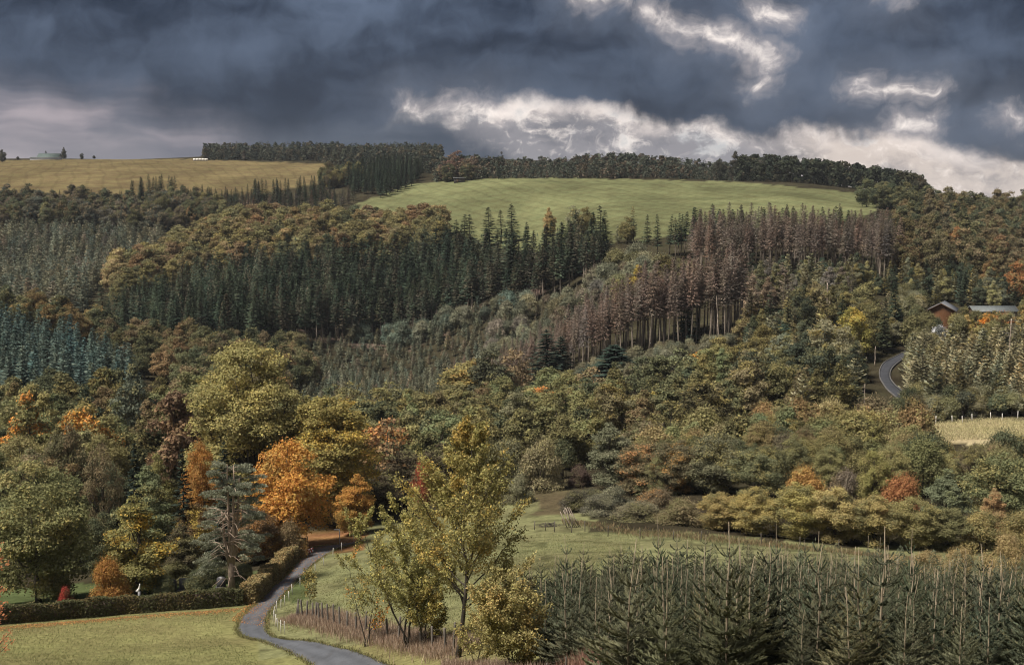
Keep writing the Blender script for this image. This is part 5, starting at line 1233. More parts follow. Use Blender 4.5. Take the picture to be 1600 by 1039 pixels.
def pine():
    rg = np.random.default_rng(77)
    P = on(362, 119); h = unproj(362, 720, 119)[2] - P[2]; r = 55 * 119 / FPX
    tr = MB(); lc, lr = [], []
    z_fork = 0.2 * h
    tr.tube([[0, 0, -0.3], [0.0, 0, h * 0.1], [0.02, 0, z_fork + 0.2]], [0.40, 0.30, 0.29], 10)
    stems = [(-0.9, 0.0, 0.62), (-0.25, 0.1, 0.97), (0.55, -0.1, 0.97), (1.0, 0.3, 0.86)]
    for k, (dx, dy, top) in enumerate(stems):
        z = np.linspace(z_fork, h * top, 7); f = np.linspace(0, 1, 7)
        pts = np.stack([dx * np.sqrt(f) * 0.9 + rg.normal(size=7) * 0.04, dy * f * 1.5, z], 1)
        pts[0] = (dx * 0.12, 0, z_fork)
        tr.tube(pts, 0.23 * (1 - f * 0.8), 8)
        for i in range(23):
            g = rg.uniform(0.12, 1.0); p0 = np.array([np.interp(g, f, pts[:, a]) for a in range(3)])
            tz = p0[2] / h
            az = rg.random() * 6.283
            L = r * np.interp(tz, [0.15, 0.35, 0.6, 0.85, 1.0], [0.75, 1.0, 0.95, 0.62, 0.35]) * rg.uniform(0.55, 1.0)
            e = p0 + np.array([math.cos(az) * L, math.sin(az) * L, L * rg.uniform(-0.15, 0.3)])
            mid = (p0 + e) / 2 + np.array([0, 0, 0.10 * L])
            tr.tube([p0, mid, e], [0.055, 0.04, 0.015], 5, cap=False)
            for q in range(4):
                lc.append(e + (p0 - e) * rg.uniform(0, 0.5) + rg.normal(size=3) * [0.45, 0.45, 0.12]); lr.append(rg.uniform(0.35, 0.7))
    for i in range(8):      # low dead boughs
        az = rg.random() * 6.283; z0 = h * rg.uniform(0.08, 0.3); L = rg.uniform(1.2, 2.6)
        tr.tube([[0, 0, z0], [math.cos(az) * L * .5, math.sin(az) * L * .5, z0 + 0.25], [math.cos(az) * L, math.sin(az) * L, z0 - 0.35]], [0.06, 0.04, 0.015], 5, cap=False)
    # low skirt boughs
    for i in range(46):
        az = rg.random() * 6.283; L = r * rg.uniform(0.6, 1.0); z0 = h * rg.uniform(0.10, 0.42)
        lc.append(np.array([math.cos(az) * L, math.sin(az) * L, z0])); lr.append(rg.uniform(0.4, 0.8))
    lc = np.array(lc); lr = np.array(lr)
    front = (np.abs(lc[:, 0]) < 1.5) & (lc[:, 1] < 1.2) & (lc[:, 2] < 0.74 * h)
    lc = lc[~front]; lr = lr[~front]
    n = 36000
    k = rg.choice(len(lc), n, p=lr ** 2 / (lr ** 2).sum())
    d = sphere_dirs(rg, n); d[:, 2] = np.abs(d[:, 2]) * 0.9 - 0.1
    C = lc[k] + d * (lr[k] * rg.uniform(0.5, 1.05, n))[:, None] * np.array([1, 1, 0.62])
    a = unit(d + np.array([0, 0, 0.5]) + rg.normal(size=(n, 3)) * 0.35)
    b = unit(np.cross(a, rg.normal(size=(n, 3))))
    s = rg.uniform(0.06, 0.125, (n, 1))
    cr = MB(); cr.diamonds(C, a * s, b * s * 0.45)
    e = tag(empty('pine_tree', P), 'tall blue-grey pine with forked pinkish trunks beside the hedge corner', 'pine tree')
    obj('trunk', tr.mesh('pine_trunk', [M['bark_pine']], smooth=True), e)
    o = obj('crown', cr.mesh('pine_crown', [M['needle']]), e)
    o.color = (0.235, 0.245, 0.175, 1); o['tint2'] = [0.27, 0.27, 0.185]
pine()
print('heroes', round(time.time() - T0, 1))

# ------------------------------------------------------------------ dead snags
def snag(px, D, top, label, branches=6, rad=0.16, lean=0.0, bl=1.0):
    P = on(px, D); h = unproj(px, top, D)[2] - P[2]
    rg = np.random.default_rng(int(px * 7 + D))
    tr = MB(); zz = np.linspace(-0.3, h, 6)
    pts = np.stack([lean * zz + rg.normal(size=6) * 0.03, rg.normal(size=6) * 0.03, zz], 1)
    tr.tube(pts, rad * np.linspace(1.1, 0.45, 6), 7)
    e = tag(empty('dead_tree', P), label, 'dead tree')
    obj('trunk', tr.mesh('snag_trunk', [M['bark_snag']], smooth=True), e)
    br = MB()
    for i in range(branches):
        z0 = h * rg.uniform(0.35, 0.98); az = rg.random() * 6.283; L = bl * rg.uniform(0.6, 2.0) * (1.2 - z0 / h * 0.7)
        p0 = np.array([lean * z0, 0, z0])
        q = p0 + np.array([math.cos(az) * L, math.sin(az) * L, L * rg.uniform(0.0, 0.5)])
        br.tube([p0, (p0 + q) / 2 + [0, 0, -0.08 * L], q], [0.05, 0.035, 0.012], 4, cap=False)
    o = obj('branches', br.mesh('snag_branches', [M['wood_grey']]), e); o['kind'] = 'stuff'
for a in [(1291, 352, 442, 'tall pale dead trunk rising behind the right-hand wood', 16, 0.26), (1295, 350, 470, 'second pale dead trunk beside the tallest one', 8, 0.2), (1340, 292, 545, 'pale peeling dead trunk left of the hillside road', 14, 0.18), (1353, 290, 558, 'thinner dead trunk right of the peeling one', 12, 0.15),
          (1237, 262, 600, 'broken grey dead trunk with drooping boughs', 14, 0.17), (1274, 262, 603, 'broken pale stump trunk right of the drooping one', 5, 0.2), (1576, 292, 498, 'bare branching dead tree on the right slope', 44, 0.2, 0, 2.2), (1367, 312, 541, 'pale straight pole beside the hillside road', 1, 0.14), (1244, 258, 628, 'thin reddish dead trunk below the broken trunk', 4, 0.15), (1123, 346, 460, 'pale leaning birch trunk at the edge of the dead stand', 4, 0.2, -0.06), (1350, 258, 600, 'dark thin dead trunk among the olive conifers', 10, 0.13)]:
    snag(*a)

# ------------------------------------------------------------------ hedges
def hedge(name, label, pts_px, hgt, thick, c, t2, seed, dens=170):
    rg = np.random.default_rng(seed)
    P = np.array([hit(*p) for p in pts_px])
    seg = np.linalg.norm(np.diff(P[:, :2], axis=0), axis=1); cum = np.concatenate([[0], np.cumsum(seg)]); L = cum[-1]
    def at(s): return np.stack([np.interp(s, cum, P[:, a]) for a in range(2)], -1)
    n = int(L * dens * (2 * hgt + thick))
    s = rg.random(n) * L
    w = rg.random(n) * (2 * hgt + thick)
    hv = hgt * (1 + 0.07 * np.sin(s * 0.7) + 0.05 * np.sin(s * 2.3 + 1))
    side = np.where(w < hgt, -1, np.where(w < 2 * hgt, 1, 0))
    off = np.where(side != 0, side * thick / 2, (w - 2 * hgt - thick / 2)) + rg.normal(size=n) * 0.07
    zz = np.where(side == -1, w, np.where(side == 1, w - hgt, hgt)) / hgt * hv + rg.normal(size=n) * 0.06
    a = at(s); b = at(np.clip(s + 0.3, 0, L)); a2 = at(np.clip(s - 0.3, 0, L)); t = unit(b - a2); nrm = np.stack([-t[:, 1], t[:, 0]], 1)
    bulge = 0.10 * np.sin(s * 1.3) + 0.08 * np.sin(s * 3.1 + zz * 2)
    xy = a + nrm * (off * (1 + bulge))[:, None]
    C = np.stack([xy[:, 0], xy[:, 1], gz(xy[:, 0], xy[:, 1]) + zz.clip(0.02)], 1)
    N = np.stack([nrm[:, 0] * side, nrm[:, 1] * side, (side == 0) * 1.0 + 0.25], 1)
    N = unit(N + rg.normal(size=(n, 3)) * 0.55)
    for send, sg in ((0.15, -1), (L - 0.15, 1)):      # leafy ends
        ne = int(dens * thick * hgt * 1.3)
        p0 = at(np.full(ne, send)); tt = unit(at(np.full(ne, min(L, send + 0.3))) - at(np.full(ne, max(0, send - 0.3))))
        nn = np.stack([-tt[:, 1], tt[:, 0]], 1)
        q = p0 + nn * (rg.uniform(-0.5, 0.5, ne) * thick)[:, None] + tt * (rg.normal(size=ne) * 0.12)[:, None]
        C = np.concatenate([C, np.stack([q[:, 0], q[:, 1], gz(q[:, 0], q[:, 1]) + rg.random(ne) * hgt], 1)])
        N = np.concatenate([N, unit(np.stack([tt[:, 0] * sg, tt[:, 1] * sg, np.full(ne, 0.25)], 1) + rg.normal(size=(ne, 3)) * 0.5)])
    base = C.mean(0); base[2] = float(gz(base[0], base[1]))
    mb = MB(); mb.diamonds(*leaf_quads(rg, C - base, N, 0.10))
    e = tag(empty(name, base), label, 'hedge')
    o = obj('foliage', mb.mesh(name + '_foliage', [M['leaf_fine']]), e); o.color = (*c, 1); o['tint2'] = list(t2)
    core = MB(); m = 60
    s = np.linspace(0.7, L - 0.7, m); a = at(s); b = at(np.clip(s + .3, 0, L)); a2 = at(np.clip(s - .3, 0, L)); t = unit(b - a2); nr = np.stack([-t[:, 1], t[:, 0]], 1)
    V = []
    for o_, z_ in ((-0.36, -0.1), (-0.33, 0.86), (0.33, 0.86), (0.36, -0.1)):
        q = a + nr * o_ * thick; V.append(np.stack([q[:, 0], q[:, 1], gz(q[:, 0], q[:, 1]) + z_ * hgt], 1) - base)
    V = np.stack(V, 1).reshape(-1, 3)
    i = np.arange(m - 1)[:, None] * 4; j = np.arange(4)[None]; k = (j + 1) % 4
    core.add(V, np.stack([i + j, i + k, i + 4 + k, i + 4 + j], -1).reshape(-1, 4))
    core.f.append((np.array([[0, 1, 2, 3]]), 0)); core.f.append((np.array([[4 * m - 1, 4 * m - 2, 4 * m - 3, 4 * m - 4]]), 0))
    obj('stems', core.mesh(name + '_stems', [M['twig']]), e)
hedge('clipped_hedge', 'long clipped dark green hedge behind the front meadow', [(-60, 980), (40, 971), (120, 965), (200, 958), (300, 951), (380, 944)], 1.55, 1.1, (0.085, 0.085, 0.042), (0.12, 0.095, 0.045), 401)
hedge('lane_hedge', 'tall brownish-green hedge along the left side of the lane', [(388, 944), (404, 930), (428, 905), (452, 880), (470, 862)], 1.75, 1.3, (0.22, 0.178, 0.088), (0.28, 0.20, 0.09), 402)

# ------------------------------------------------------------------ fences
def post_mesh(h, r, mat, sides=6, tip=True):
    mb = MB(); mb.tube([[0, 0, -0.25], [0, 0, h * 0.97], [0, 0, h]], [r, r * 0.95, r * (0.6 if tip else 0.9)], sides)
    return mb.mesh('post_mesh', [mat])
def fence(name, label, bases, hgt, rad, mat, wires=(0.5, 0.95), seed=1, wire_mat='wood_grey', hv=0.08, tilt=0.04, link=None):
    rg = np.random.default_rng(seed)
    B = np.array([hit(*b) if len(b) == 2 else on(b[0], b[2]) for b in bases])
    e = tag(empty(name, B[0]), label, 'fence')
    me = post_mesh(1.0, rad, M[mat])
    tops = []
    for b in B:
        o = obj('post', me, e, b - B[0])
        hh = hgt * (1 + rg.normal() * hv)
        o.scale = (1, 1, hh); o.rotation_euler = (rg.normal() * tilt, rg.normal() * tilt, rg.random() * 6)
        tops.append(hh)
    for f in wires:
        w = MB()
        for i in range(len(B) - 1):
            if link is not None and not link(i): continue
            p, q = B[i] - B[0] + [0, 0, tops[i] * f], B[i + 1] - B[0] + [0, 0, tops[i + 1] * f]
            w.tube([p, (p + q) / 2 - [0, 0, 0.03], q], 0.004, 3, cap=False)
        obj('wire', w.mesh('wire', [M[wire_mat]]), e)
    return e
fence('electric_fence', 'white posts of a pasture fence along the right side of the lane', [(553, 846), (534, 861), (520, 870), (506, 884), (493, 895), (469, 917), (457, 929), (452, 939), (445, 946), (439, 952), (432, 956), (429, 964), (428, 971), (431, 979), (435, 985), (439, 989), (445, 991)], 1.0, 0.04, 'white', wires=(0.75,), seed=5, hv=0.05, wire_mat='white')
WF = [(462, 970), (467, 970), (473, 970), (479, 971), (489, 972), (493, 973), (499, 975), (505, 976), (513, 978), (522, 982), (531, 985), (543, 988), (557, 992), (571, 995), (586, 998), (606, 1003), (622, 1006), (640, 1009), (657, 1013), (676, 1017), (697, 1022), (708, 1024)]
fence('wooden_fence', 'weathered wooden post fence in dry grass right of the lane', WF, 1.7, 0.08, 'wood_grey', wires=(0.4, 0.65, 0.9), seed=6, hv=0.12, tilt=0.05)
fence('plantation_fence', 'sagging wire fence with thin posts below the straggly shrub', [(800, 0, 45), (826, 0, 44), (856, 0, 43.5), (884, 0, 43)], 1.45, 0.035, 'wood_grey', wires=(0.3, 0.55, 0.8, 0.97), seed=7)
fence('meadow_fence', 'thin posts of a fence across the back of the meadow', [(835, 828), (852, 829), (866, 831), (893, 832), (914, 830), (950, 838), (1000, 842), (1052, 843), (1095, 846), (1140, 848), (1190, 851), (1250, 855), (1310, 858)], 1.15, 0.05, 'wood_grey', wires=(0.5, 0.9), seed=8)
fence('clearing_fence', 'white-tipped fence posts along the back of the bright clearing', [(1437, 0, 243), (1462, 0, 246), (1488, 0, 247), (1504, 0, 245), (1519, 0, 248), (1548, 0, 249), (1566, 0, 247), (1590, 0, 249)], 1.5, 0.09, 'white', wires=(0.8,), seed=9)
fence('field_fence', 'row of dark posts along the right top edge of the green field', [(px, 0, 893 - (px - 1230) * 0.1) for px in range(1225, 1350, 12)], 1.6, 0.12, 'wood_dark', wires=(), seed=10)

# ------------------------------------------------------------------ buildings
M['timber_orange'] = plain_mat('timber_orange', (0.17, 0.078, 0.034), (0.11, 0.05, 0.024), 3.0, 0.7, (6, 6, 0.6))
M['roof_slate'] = plain_mat('roof_slate', (0.13, 0.135, 0.15), (0.085, 0.09, 0.10), 2.0, 0.6)
M['roof_grey'] = plain_mat('roof_grey', (0.15, 0.165, 0.165), (0.11, 0.12, 0.12), 1.5, 0.6)
M['roof_dark'] = plain_mat('roof_dark', (0.055, 0.05, 0.05), (0.035, 0.032, 0.032), 2.0, 0.7)
M['roof_green'] = plain_mat('roof_green', (0.085, 0.115, 0.105), (0.06, 0.08, 0.075), 1.0, 0.7)
M['render_white'] = plain_mat('render_white', (0.62, 0.60, 0.57), (0.52, 0.50, 0.47), 1.0, 0.8)
M['trim'] = plain_mat('trim', (0.42, 0.42, 0.44), (0.34, 0.34, 0.36), 2.0, 0.5)
M['glass'] = plain_mat('glass', (0.045, 0.05, 0.06), (0.03, 0.034, 0.04), 1.0, 0.08)
M['timber_brown'] = plain_mat('timber_brown', (0.12, 0.075, 0.045), (0.08, 0.05, 0.03), 3.0, 0.8, (6, 6, 0.6))
def gable_house(name, label, P, rz, w, l, eave, ridge, wall, roof, over=0.45, windows=(), door=None, chimney=None, trim=True, cat='house', base=-2.0):
    """gable ends along local y; width w in x"""
    e = tag(empty(name, P, rz), label, cat)
    mb = MB(); hw, hl = w / 2, l / 2
    V = [(-hw, -hl, base), (hw, -hl, base), (hw, -hl, eave), (0, -hl, ridge), (-hw, -hl, eave), (-hw, hl, base), (hw, hl, base), (hw, hl, eave), (0, hl, ridge), (-hw, hl, eave)]
    mb.add(V, [[0, 1, 2, 4], [6, 5, 9, 7], [1, 6, 7, 2], [5, 0, 4, 9]]); mb.f.append((np.array([[2, 3, 4], [9, 8, 7]]), 0))
    obj('wall', mb.mesh('wall', [M[wall]]), e)
    sl = (ridge - eave) / hw
    rf = MB(); th = 0.22
    for s in (-1, 1):
        x1 = s * (hw + over); z1 = eave - over * sl + 0.03
        a = [(0, -hl - over, ridge + 0.03), (x1, -hl - over, z1), (x1, hl + over, z1), (0, hl + over, ridge + 0.03)]
        b = [(x, y, z + th) for x, y, z in a]
        rf.add(a + b, [[0, 1, 2, 3], [7, 6, 5, 4], [0, 4, 5, 1], [1, 5, 6, 2], [2, 6, 7, 3], [3, 7, 4, 0]])
    ro = obj('roof', rf.mesh('roof', [M[roof]]), e)
    if trim:
        for s in (-1, 1):
            for y in (-hl - over - 0.05,):
                t = MB(); n = np.array([[0, y, ridge + 0.15], [s * (hw + over), y, eave - over * sl + 0.15]])
                t.tube(n, 0.12, 4); obj('verge_board', t.mesh('verge_board', [M['timber_brown']]), ro)
    if chimney is not None:
        obj('chimney', MB().box((chimney[0], chimney[1], ridge + 0.3), (0.6, 0.6, 1.6)).mesh('chimney', [M['roof_dark']]), ro)
    for (face, u, z, ww, hh) in windows:
        c = {'f': (u, -hl - 0.02, z), 'l': (-hw - 0.02, u, z), 'r': (hw + 0.02, u, z)}[face]
        dim = (ww, 0.06, hh) if face == 'f' else (0.06, ww, hh)
        wd = obj('window', MB().box(c, dim).mesh('window', [M['trim']]), e)
        c2 = (c[0], c[1] - 0.04, c[2]) if face == 'f' else (c[0] + (-0.04 if face == 'l' else 0.04), c[1], c[2])
        d2 = (ww - 0.2, 0.05, hh - 0.2) if face == 'f' else (0.05, ww - 0.2, hh - 0.2)
        obj('pane', MB().box(c2, d2).mesh('pane', [M['glass']]), wd)
    if door is not None:
        d = obj('door', MB().box((door[0], -hl - 0.03, door[1] / 2), (1.0, 0.08, door[1])).mesh('door', [M['timber_brown']]), e)
        obj('handle', MB().box((door[0] + 0.35, -hl - 0.1, door[1] * 0.45), (0.12, 0.06, 0.06)).mesh('handle', [M['trim']]), d)
    return e
def top_of(px, py, D):
    return unproj(px, py, D)[2]
P = on(1472, 366)
zt = top_of(1472, 473, 366) - P[2]
gable_house('timber_cabin', 'orange timber cabin with low dark roof among trees on the right slope', P, R(-24), 7.0, 10.0, zt - 1.9, zt, 'timber_orange', 'roof_slate', 0.7, windows=(), door=(0, 2.1))
# light strip along the cabin roof
P2 = on(1550, 388); zt = top_of(1550, 479, 388) - P2[2]
gable_house('long_house', 'long low house with grey-green roof behind golden bushes', P2, R(90), 6.0, 13.5, zt - 1.3, zt, 'timber_brown', 'roof_grey', 0.5, windows=(('r', -3, zt - 2.6, 1.2, 1.0), ('r', 0, zt - 2.6, 1.2, 1.0), ('r', 3, zt - 2.6, 1.2, 1.0)), cat='house')
P3 = on(1472, 345); zt = top_of(1472, 521, 345) - P3[2]
gable_house('garden_shed', 'small shed with flat grey roof below the white-speckled bush', P3, R(80), 3.2, 4.0, zt - 0.5, zt, 'timber_brown', 'roof_grey', 0.3, cat='shed', door=(0, 1.9))
P4 = on(78, 1335); zt = top_of(78, 240.5, 1335) - P4[2]
gable_house('farm_barn', 'green-roofed farm barn on the left skyline', P4, R(90), 12, 22, max(2.0, zt - 4.0), zt, 'render_white', 'roof_green', 0.8, cat='barn', trim=False)
P5 = on(72, 1318); zt = top_of(72, 247.5, 1318) - P5[2]
gable_house('farm_shed', 'long low white shed in front of the green-roofed barn', P5, R(90), 6, 32, max(1.6, zt - 1.0), max(2.4, zt), 'trim', 'roof_grey', 0.4, cat='shed', trim=False)
P6 = on(1594, 612); zt = top_of(1590, 316, 612) - P6[2]
gable_house('white_house', 'white-walled house with steep dark roof at the right edge', P6, R(-20), 8, 11, zt - 5.0, zt, 'render_white', 'roof_dark', 0.5, windows=(('f', -2, zt - 6.3, 1.2, 1.3), ('f', 2, zt - 6.3, 1.2, 1.3), ('f', 0, zt - 3.2, 1.1, 1.2)), chimney=(0.5, 2), trim=False)
P7 = on(1561, 655); zt = top_of(1561, 313, 655) - P7[2]
gable_house('dark_roofed_house', 'low house with dark roof left of the white house', P7, R(75), 8, 14, zt - 3.0, zt, 'timber_brown', 'roof_dark', 0.5, trim=False)
P8 = on(718, 902); zt = top_of(718, 268, 902) - P8[2]
def hut():
    e = tag(empty('field_hut', P8, R(5)), 'dark hut with pale flat roof at the corner of the green field', 'hut')
    h = 3.2
    obj('wall', MB().box((0, 0, h / 2 - 0.5), (8.0, 4.0, h + 1.0)).mesh('wall', [M['wood_dark']]), e)
    obj('roof', MB().box((0, 0, h + 0.14), (9.4, 5.0, 0.22), ry=0.02).mesh('roof', [M['trim']]), e)
    obj('door', MB().box((-1.5, -2.04, 1.0), (1.2, 0.08, 2.0)).mesh('door', [M['timber_brown']]), e)
hut()
def bale():
    mb = MB(); mb.tube([[-0.75, 0, 0.75], [-0.68, 0, 0.75], [0.68, 0, 0.75], [0.75, 0, 0.75]], [0.68, 0.75, 0.75, 0.68], 14)
    return mb.mesh('bale', [M['white']], smooth=False)
bm_ = bale()
for i, lab in enumerate(['leftmost white wrapped bale at the forest edge', 'white wrapped bale second from left at the forest edge', 'white wrapped bale in the middle of the row', 'white wrapped bale second from right at the forest edge', 'rightmost white wrapped bale beside the forest']):
    o = obj('wrapped_bale', bm_, None, on(304 + i * 4.6, 1255), R(8 * i)); o.scale = (1.7, 1.7, 1.7)
    tag(o, lab, 'bale', 'white bales at the forest edge')
def hunting_stand():
    P = on(381, 1258); e = tag(empty('hunting_stand', P), 'small wooden hunting tower at the edge of the skyline forest', 'hunting stand')
    for sx in (-1, 1):
        for sy in (-1, 1):
            obj('leg', MB().tube([[sx * 1.1, sy * 1.1, -0.2], [sx * 0.8, sy * 0.8, 4.5]], 0.14, 5).mesh('leg', [M['wood_grey']]), e)
    obj('cabin', MB().box((0, 0, 5.4), (2.0, 2.0, 1.8)).mesh('cabin', [M['wood_grey']]), e)
    obj('roof', MB().box((0, 0, 6.45), (2.5, 2.6, 0.15), rx=0.12).mesh('roof', [M['wood_dark']]), e)
    obj('ladder', MB().tube([[0, -1.9, 0], [0, -0.9, 4.6]], 0.12, 4).mesh('ladder', [M['wood_grey']]), e)
hunting_stand()

# ------------------------------------------------------------------ small things by the lane and the churchyard
M['stone'] = plain_mat('stone', (0.27, 0.26, 0.265), (0.18, 0.175, 0.18), 3.0, 0.7)
M['stone_dark'] = plain_mat('stone_dark', (0.07, 0.068, 0.072), (0.045, 0.044, 0.048), 3.0, 0.4)
M['red'] = plain_mat('red', (0.50, 0.05, 0.035), (0.40, 0.04, 0.03), 3.0, 0.5)
M['metal'] = plain_mat('metal', (0.23, 0.23, 0.24), (0.16, 0.16, 0.17), 4.0, 0.5, metallic=0.4)
def gravestone(px, D, w, h, mat, label, arch=True):
    P = on(px, D); e = tag(empty('gravestone', P, R(-5)), label, 'gravestone', 'gravestones behind the hedge')
    mb = MB(); n = 9
    prof = [(-w / 2, 0), (w / 2, 0)] + [(w / 2 * math.cos(t), h * 0.82 + (h * 0.18 if arch else 0.02) * math.sin(t)) for t in np.linspace(0, math.pi, n)]
    a = [(x, -0.09, z) for x, z in prof]; b = [(x, 0.09, z) for x, z in prof]; m = len(prof)
    mb.add(a + b, [[i, (i + 1) % m, m + (i + 1) % m, m + i] for i in range(m)])
    mb.f.append((np.array([list(range(m))[::-1]]), 0)); mb.f.append((np.array([list(range(m, 2 * m))]), 0))
    obj('headstone', mb.mesh('headstone', [M[mat]]), e)
    obj('plinth', MB().box((0, 0, 0.02), (w * 1.3, 0.5, 0.24)).mesh('plinth', [M['stone_dark']]), e)
    obj('grave_border', MB().box((0, -1.0, 0.04), (w * 1.2, 1.5, 0.18)).mesh('grave_border', [M['stone']]), e)
for a in [(289, 122, 1.1, 1.5, 'stone', 'pale grey square gravestone behind the hedge left of the pine', False), (270, 121, 0.8, 1.3, 'stone_dark', 'dark gravestone left of the pale square one'), (300, 121.5, 0.7, 1.3, 'stone_dark', 'dark gravestone right of the pale square one'), (318, 124, 0.8, 1.2, 'stone_dark', 'small dark gravestone near the pine'), (346, 122, 0.9, 1.2, 'stone_dark', 'dark gravestone at the foot of the pine trunk')]:
    gravestone(*a)
def figure():
    P = on(218, 113.5); e = tag(empty('stone_figure', P - np.array([0, 0, 0.25]), R(20)), 'small white stone bird figure on a plinth above the hedge', 'statue'); e.scale = (0.6, 0.6, 0.85)
    obj('plinth', MB().box((0, 0, 0.8), (0.4, 0.4, 1.8)).mesh('plinth', [M['stone']]), e)
    b = MB(); b.tube([[-0.42, 0, 1.68], [-0.15, 0, 1.80], [0.05, 0, 2.05], [0.10, 0, 2.35], [0.14, 0, 2.5], [0.24, 0, 2.5]], [0.03, 0.17, 0.16, 0.09, 0.10, 0.02], 8)
    obj('body', b.mesh('body', [M['white']], smooth=True), e)
    w = MB(); w.tube([[-0.55, 0.12, 1.72], [-0.1, 0.16, 1.95], [0.05, 0.14, 2.05]], [0.02, 0.09, 0.03], 6); obj('wing', w.mesh('wing', [M['white']], smooth=True), e)
figure()
def sign_post():
    P = hit(531, 858); e = tag(empty('street_sign', P), 'thin grey signpost with a narrow arm at the end of the lane', 'sign')
    obj('pole', MB().tube([[0, 0, -0.3], [0, 0, 2.5]], 0.05, 8).mesh('pole', [M['metal']]), e)
    obj('sign_arm', MB().box((-0.34, 0, 2.40), (0.72, 0.04, 0.16)).mesh('sign_arm', [M['trim']]), e)
    obj('pole_cap', MB().tube([[0, 0, 2.5], [0, 0, 2.54]], [0.065, 0.03], 8).mesh('pole_cap', [M['metal']]), e)
    P = hit(481, 860); e = tag(empty('marker_post', P), 'dark slim post at the left side of the lane end', 'post')
    obj('pole', MB().tube([[0, 0, -0.3], [0, 0, 1.7]], 0.045, 8).mesh('pole', [M['wood_dark']]), e)
    obj('pole_cap', MB().tube([[0, 0, 1.7], [0, 0, 1.76]], [0.055, 0.03], 8).mesh('pole_cap', [M['metal']]), e)
    P = hit(485, 866); e = tag(empty('barrier', P, R(60)), 'leaning red and white striped barrier boards at the lane end', 'barrier'); e.scale = (0.6, 0.6, 0.75)
    for k in range(2):
        bo = None
        for i in range(5):
            o = MB().box((-0.72 + i * 0.36, 0.0, 0.45 + k * 0.38), (0.36, 0.04, 0.24))
            bo = obj('board', o.mesh('board', [M['red' if (i + k) % 2 else 'white']]), e)
    for s in (-0.7, 0.7):
        obj('leg', MB().tube([[s, 0.05, -0.1], [s, 0.05, 1.05]], 0.035, 6).mesh('leg', [M['metal']]), e)
sign_post()
def stack():
    P = hit(898, 824); e = tag(empty('pole_stack', P), 'bundle of pale poles leaning together at the back of the meadow', 'poles')
    rg = np.random.default_rng(9)
    for i in range(8):
        a = rg.normal() * 0.45; L = rg.uniform(1.8, 2.8)
        obj('pole', MB().tube([[i * 0.22 - 0.8, rg.normal() * 0.2, -0.1], [i * 0.15 - 1.5 + a * 0.3, rg.normal() * 0.2, L * 0.85]], 0.05, 6).mesh('pole', [M['bark_pale']]), e)
    P = hit(860, 822); e = tag(empty('brush_pile', P), 'dark heap of cut branches on the back meadow', 'brush pile'); e.scale = (0.75, 0.75, 0.5)
    mb = MB()
    for i in range(160):
        az = rg.random() * 6.283; r0 = rg.random() * 1.4; L = rg.uniform(0.4, 1.2); p = np.array([math.cos(az) * r0 * 1.4, math.sin(az) * r0, max(0, 0.9 - r0 * 0.55) * rg.random()]); d = sphere_dirs(rg, 1)[0]; d[2] = abs(d[2]) * 0.4
        mb.tube([p, p + d * L], [0.035, 0.012], 3, cap=False)
    o = obj('branches', mb.mesh('branches', [M['wood_dark']]), e); o['kind'] = 'stuff'
stack()
# low bushes in the churchyard and along the meadow edge
def small_bush(px, D, h, wide, label, c, t2, seed, cat='bush', name='low_bush'):
    P = on(px, D); tr, cr, h0, r0 = K['bushf'][seed % 4]
    e = tag(empty(name, P, seed * 1.3), label, cat); s = h / h0; e.scale = (s * wide, s * wide, s)
    obj('stems', tr, e); o = obj('foliage', cr, e); o.color = (*[v * FG for v in c], 1); o['tint2'] = [v * FG for v in t2]
for i, a in enumerate([(104, 114, 1.9, 0.7, 'dark red bush behind the hedge beside the green oak', (0.22, 0.04, 0.03), (0.10, 0.05, 0.03)), (258, 119, 1.9, 1.0, 'low dark bush among the gravestones', DKG, OLVD), (310, 120, 2.1, 1.2, 'clipped dark bush left of the pine foot', DKG, OLVD), (330, 126, 2.6, 1.2, 'dark bush behind the pine foot', DKG, OLVD), (275, 128, 2.4, 1.4, 'dull green bush behind the gravestones', OLVD, GRN), (380, 122, 2.2, 1.2, 'dark bush between the pine and the lane hedge', DKG, OLVD),
                       (900, 152, 2.6, 1.5, 'dark bramble clump at the meadow corner', (0.06, 0.055, 0.042), OLVD), (960, 150, 3.0, 1.6, 'grey-green bramble clump along the back meadow', (0.085, 0.085, 0.06), GRY), (935, 147, 2.4, 1.6, 'low grey bramble clump in front of the thicket', (0.09, 0.085, 0.065), GRY), (1025, 147, 3.2, 1.4, 'russet-topped bramble below the gold-topped tree', (0.12, 0.095, 0.06), (0.28, 0.16, 0.06))]):
    small_bush(a[0], a[1], a[2], a[3], a[4], a[5], a[6], i)

# ------------------------------------------------------------------ grasses
def blades(name, label, X, Y, h, wd, cols, seed, lean=0.35, per=1):
    rg = np.random.default_rng(seed); n = len(X)
    Z = gz(X, Y)
    h = h * rg.uniform(0.6, 1.3, n)
    d = np.stack([rg.normal(size=n) * lean, rg.normal(size=n) * lean, np.ones(n)], 1); d = unit(d)
    az = rg.random(n) * 6.283
    C = np.stack([X, Y, Z], 1) + d * h[:, None] * 0.5
    b = np.stack([np.cos(az), np.sin(az), np.zeros(n)], 1) * (wd * rg.uniform(0.6, 1.3, n))[:, None]
    mb = MB(); mb.diamonds(C, d * h[:, None] * 0.5, b)
    cols = np.array(cols); cc = cols[rg.integers(0, len(cols), n)] * rg.uniform(0.8, 1.2, (n, 1))
    o = obj(name, mb.mesh(name, [M['blade']], attr=np.repeat(cc, 4, 0)))
    kind(o, 'stuff', label, 'grass')
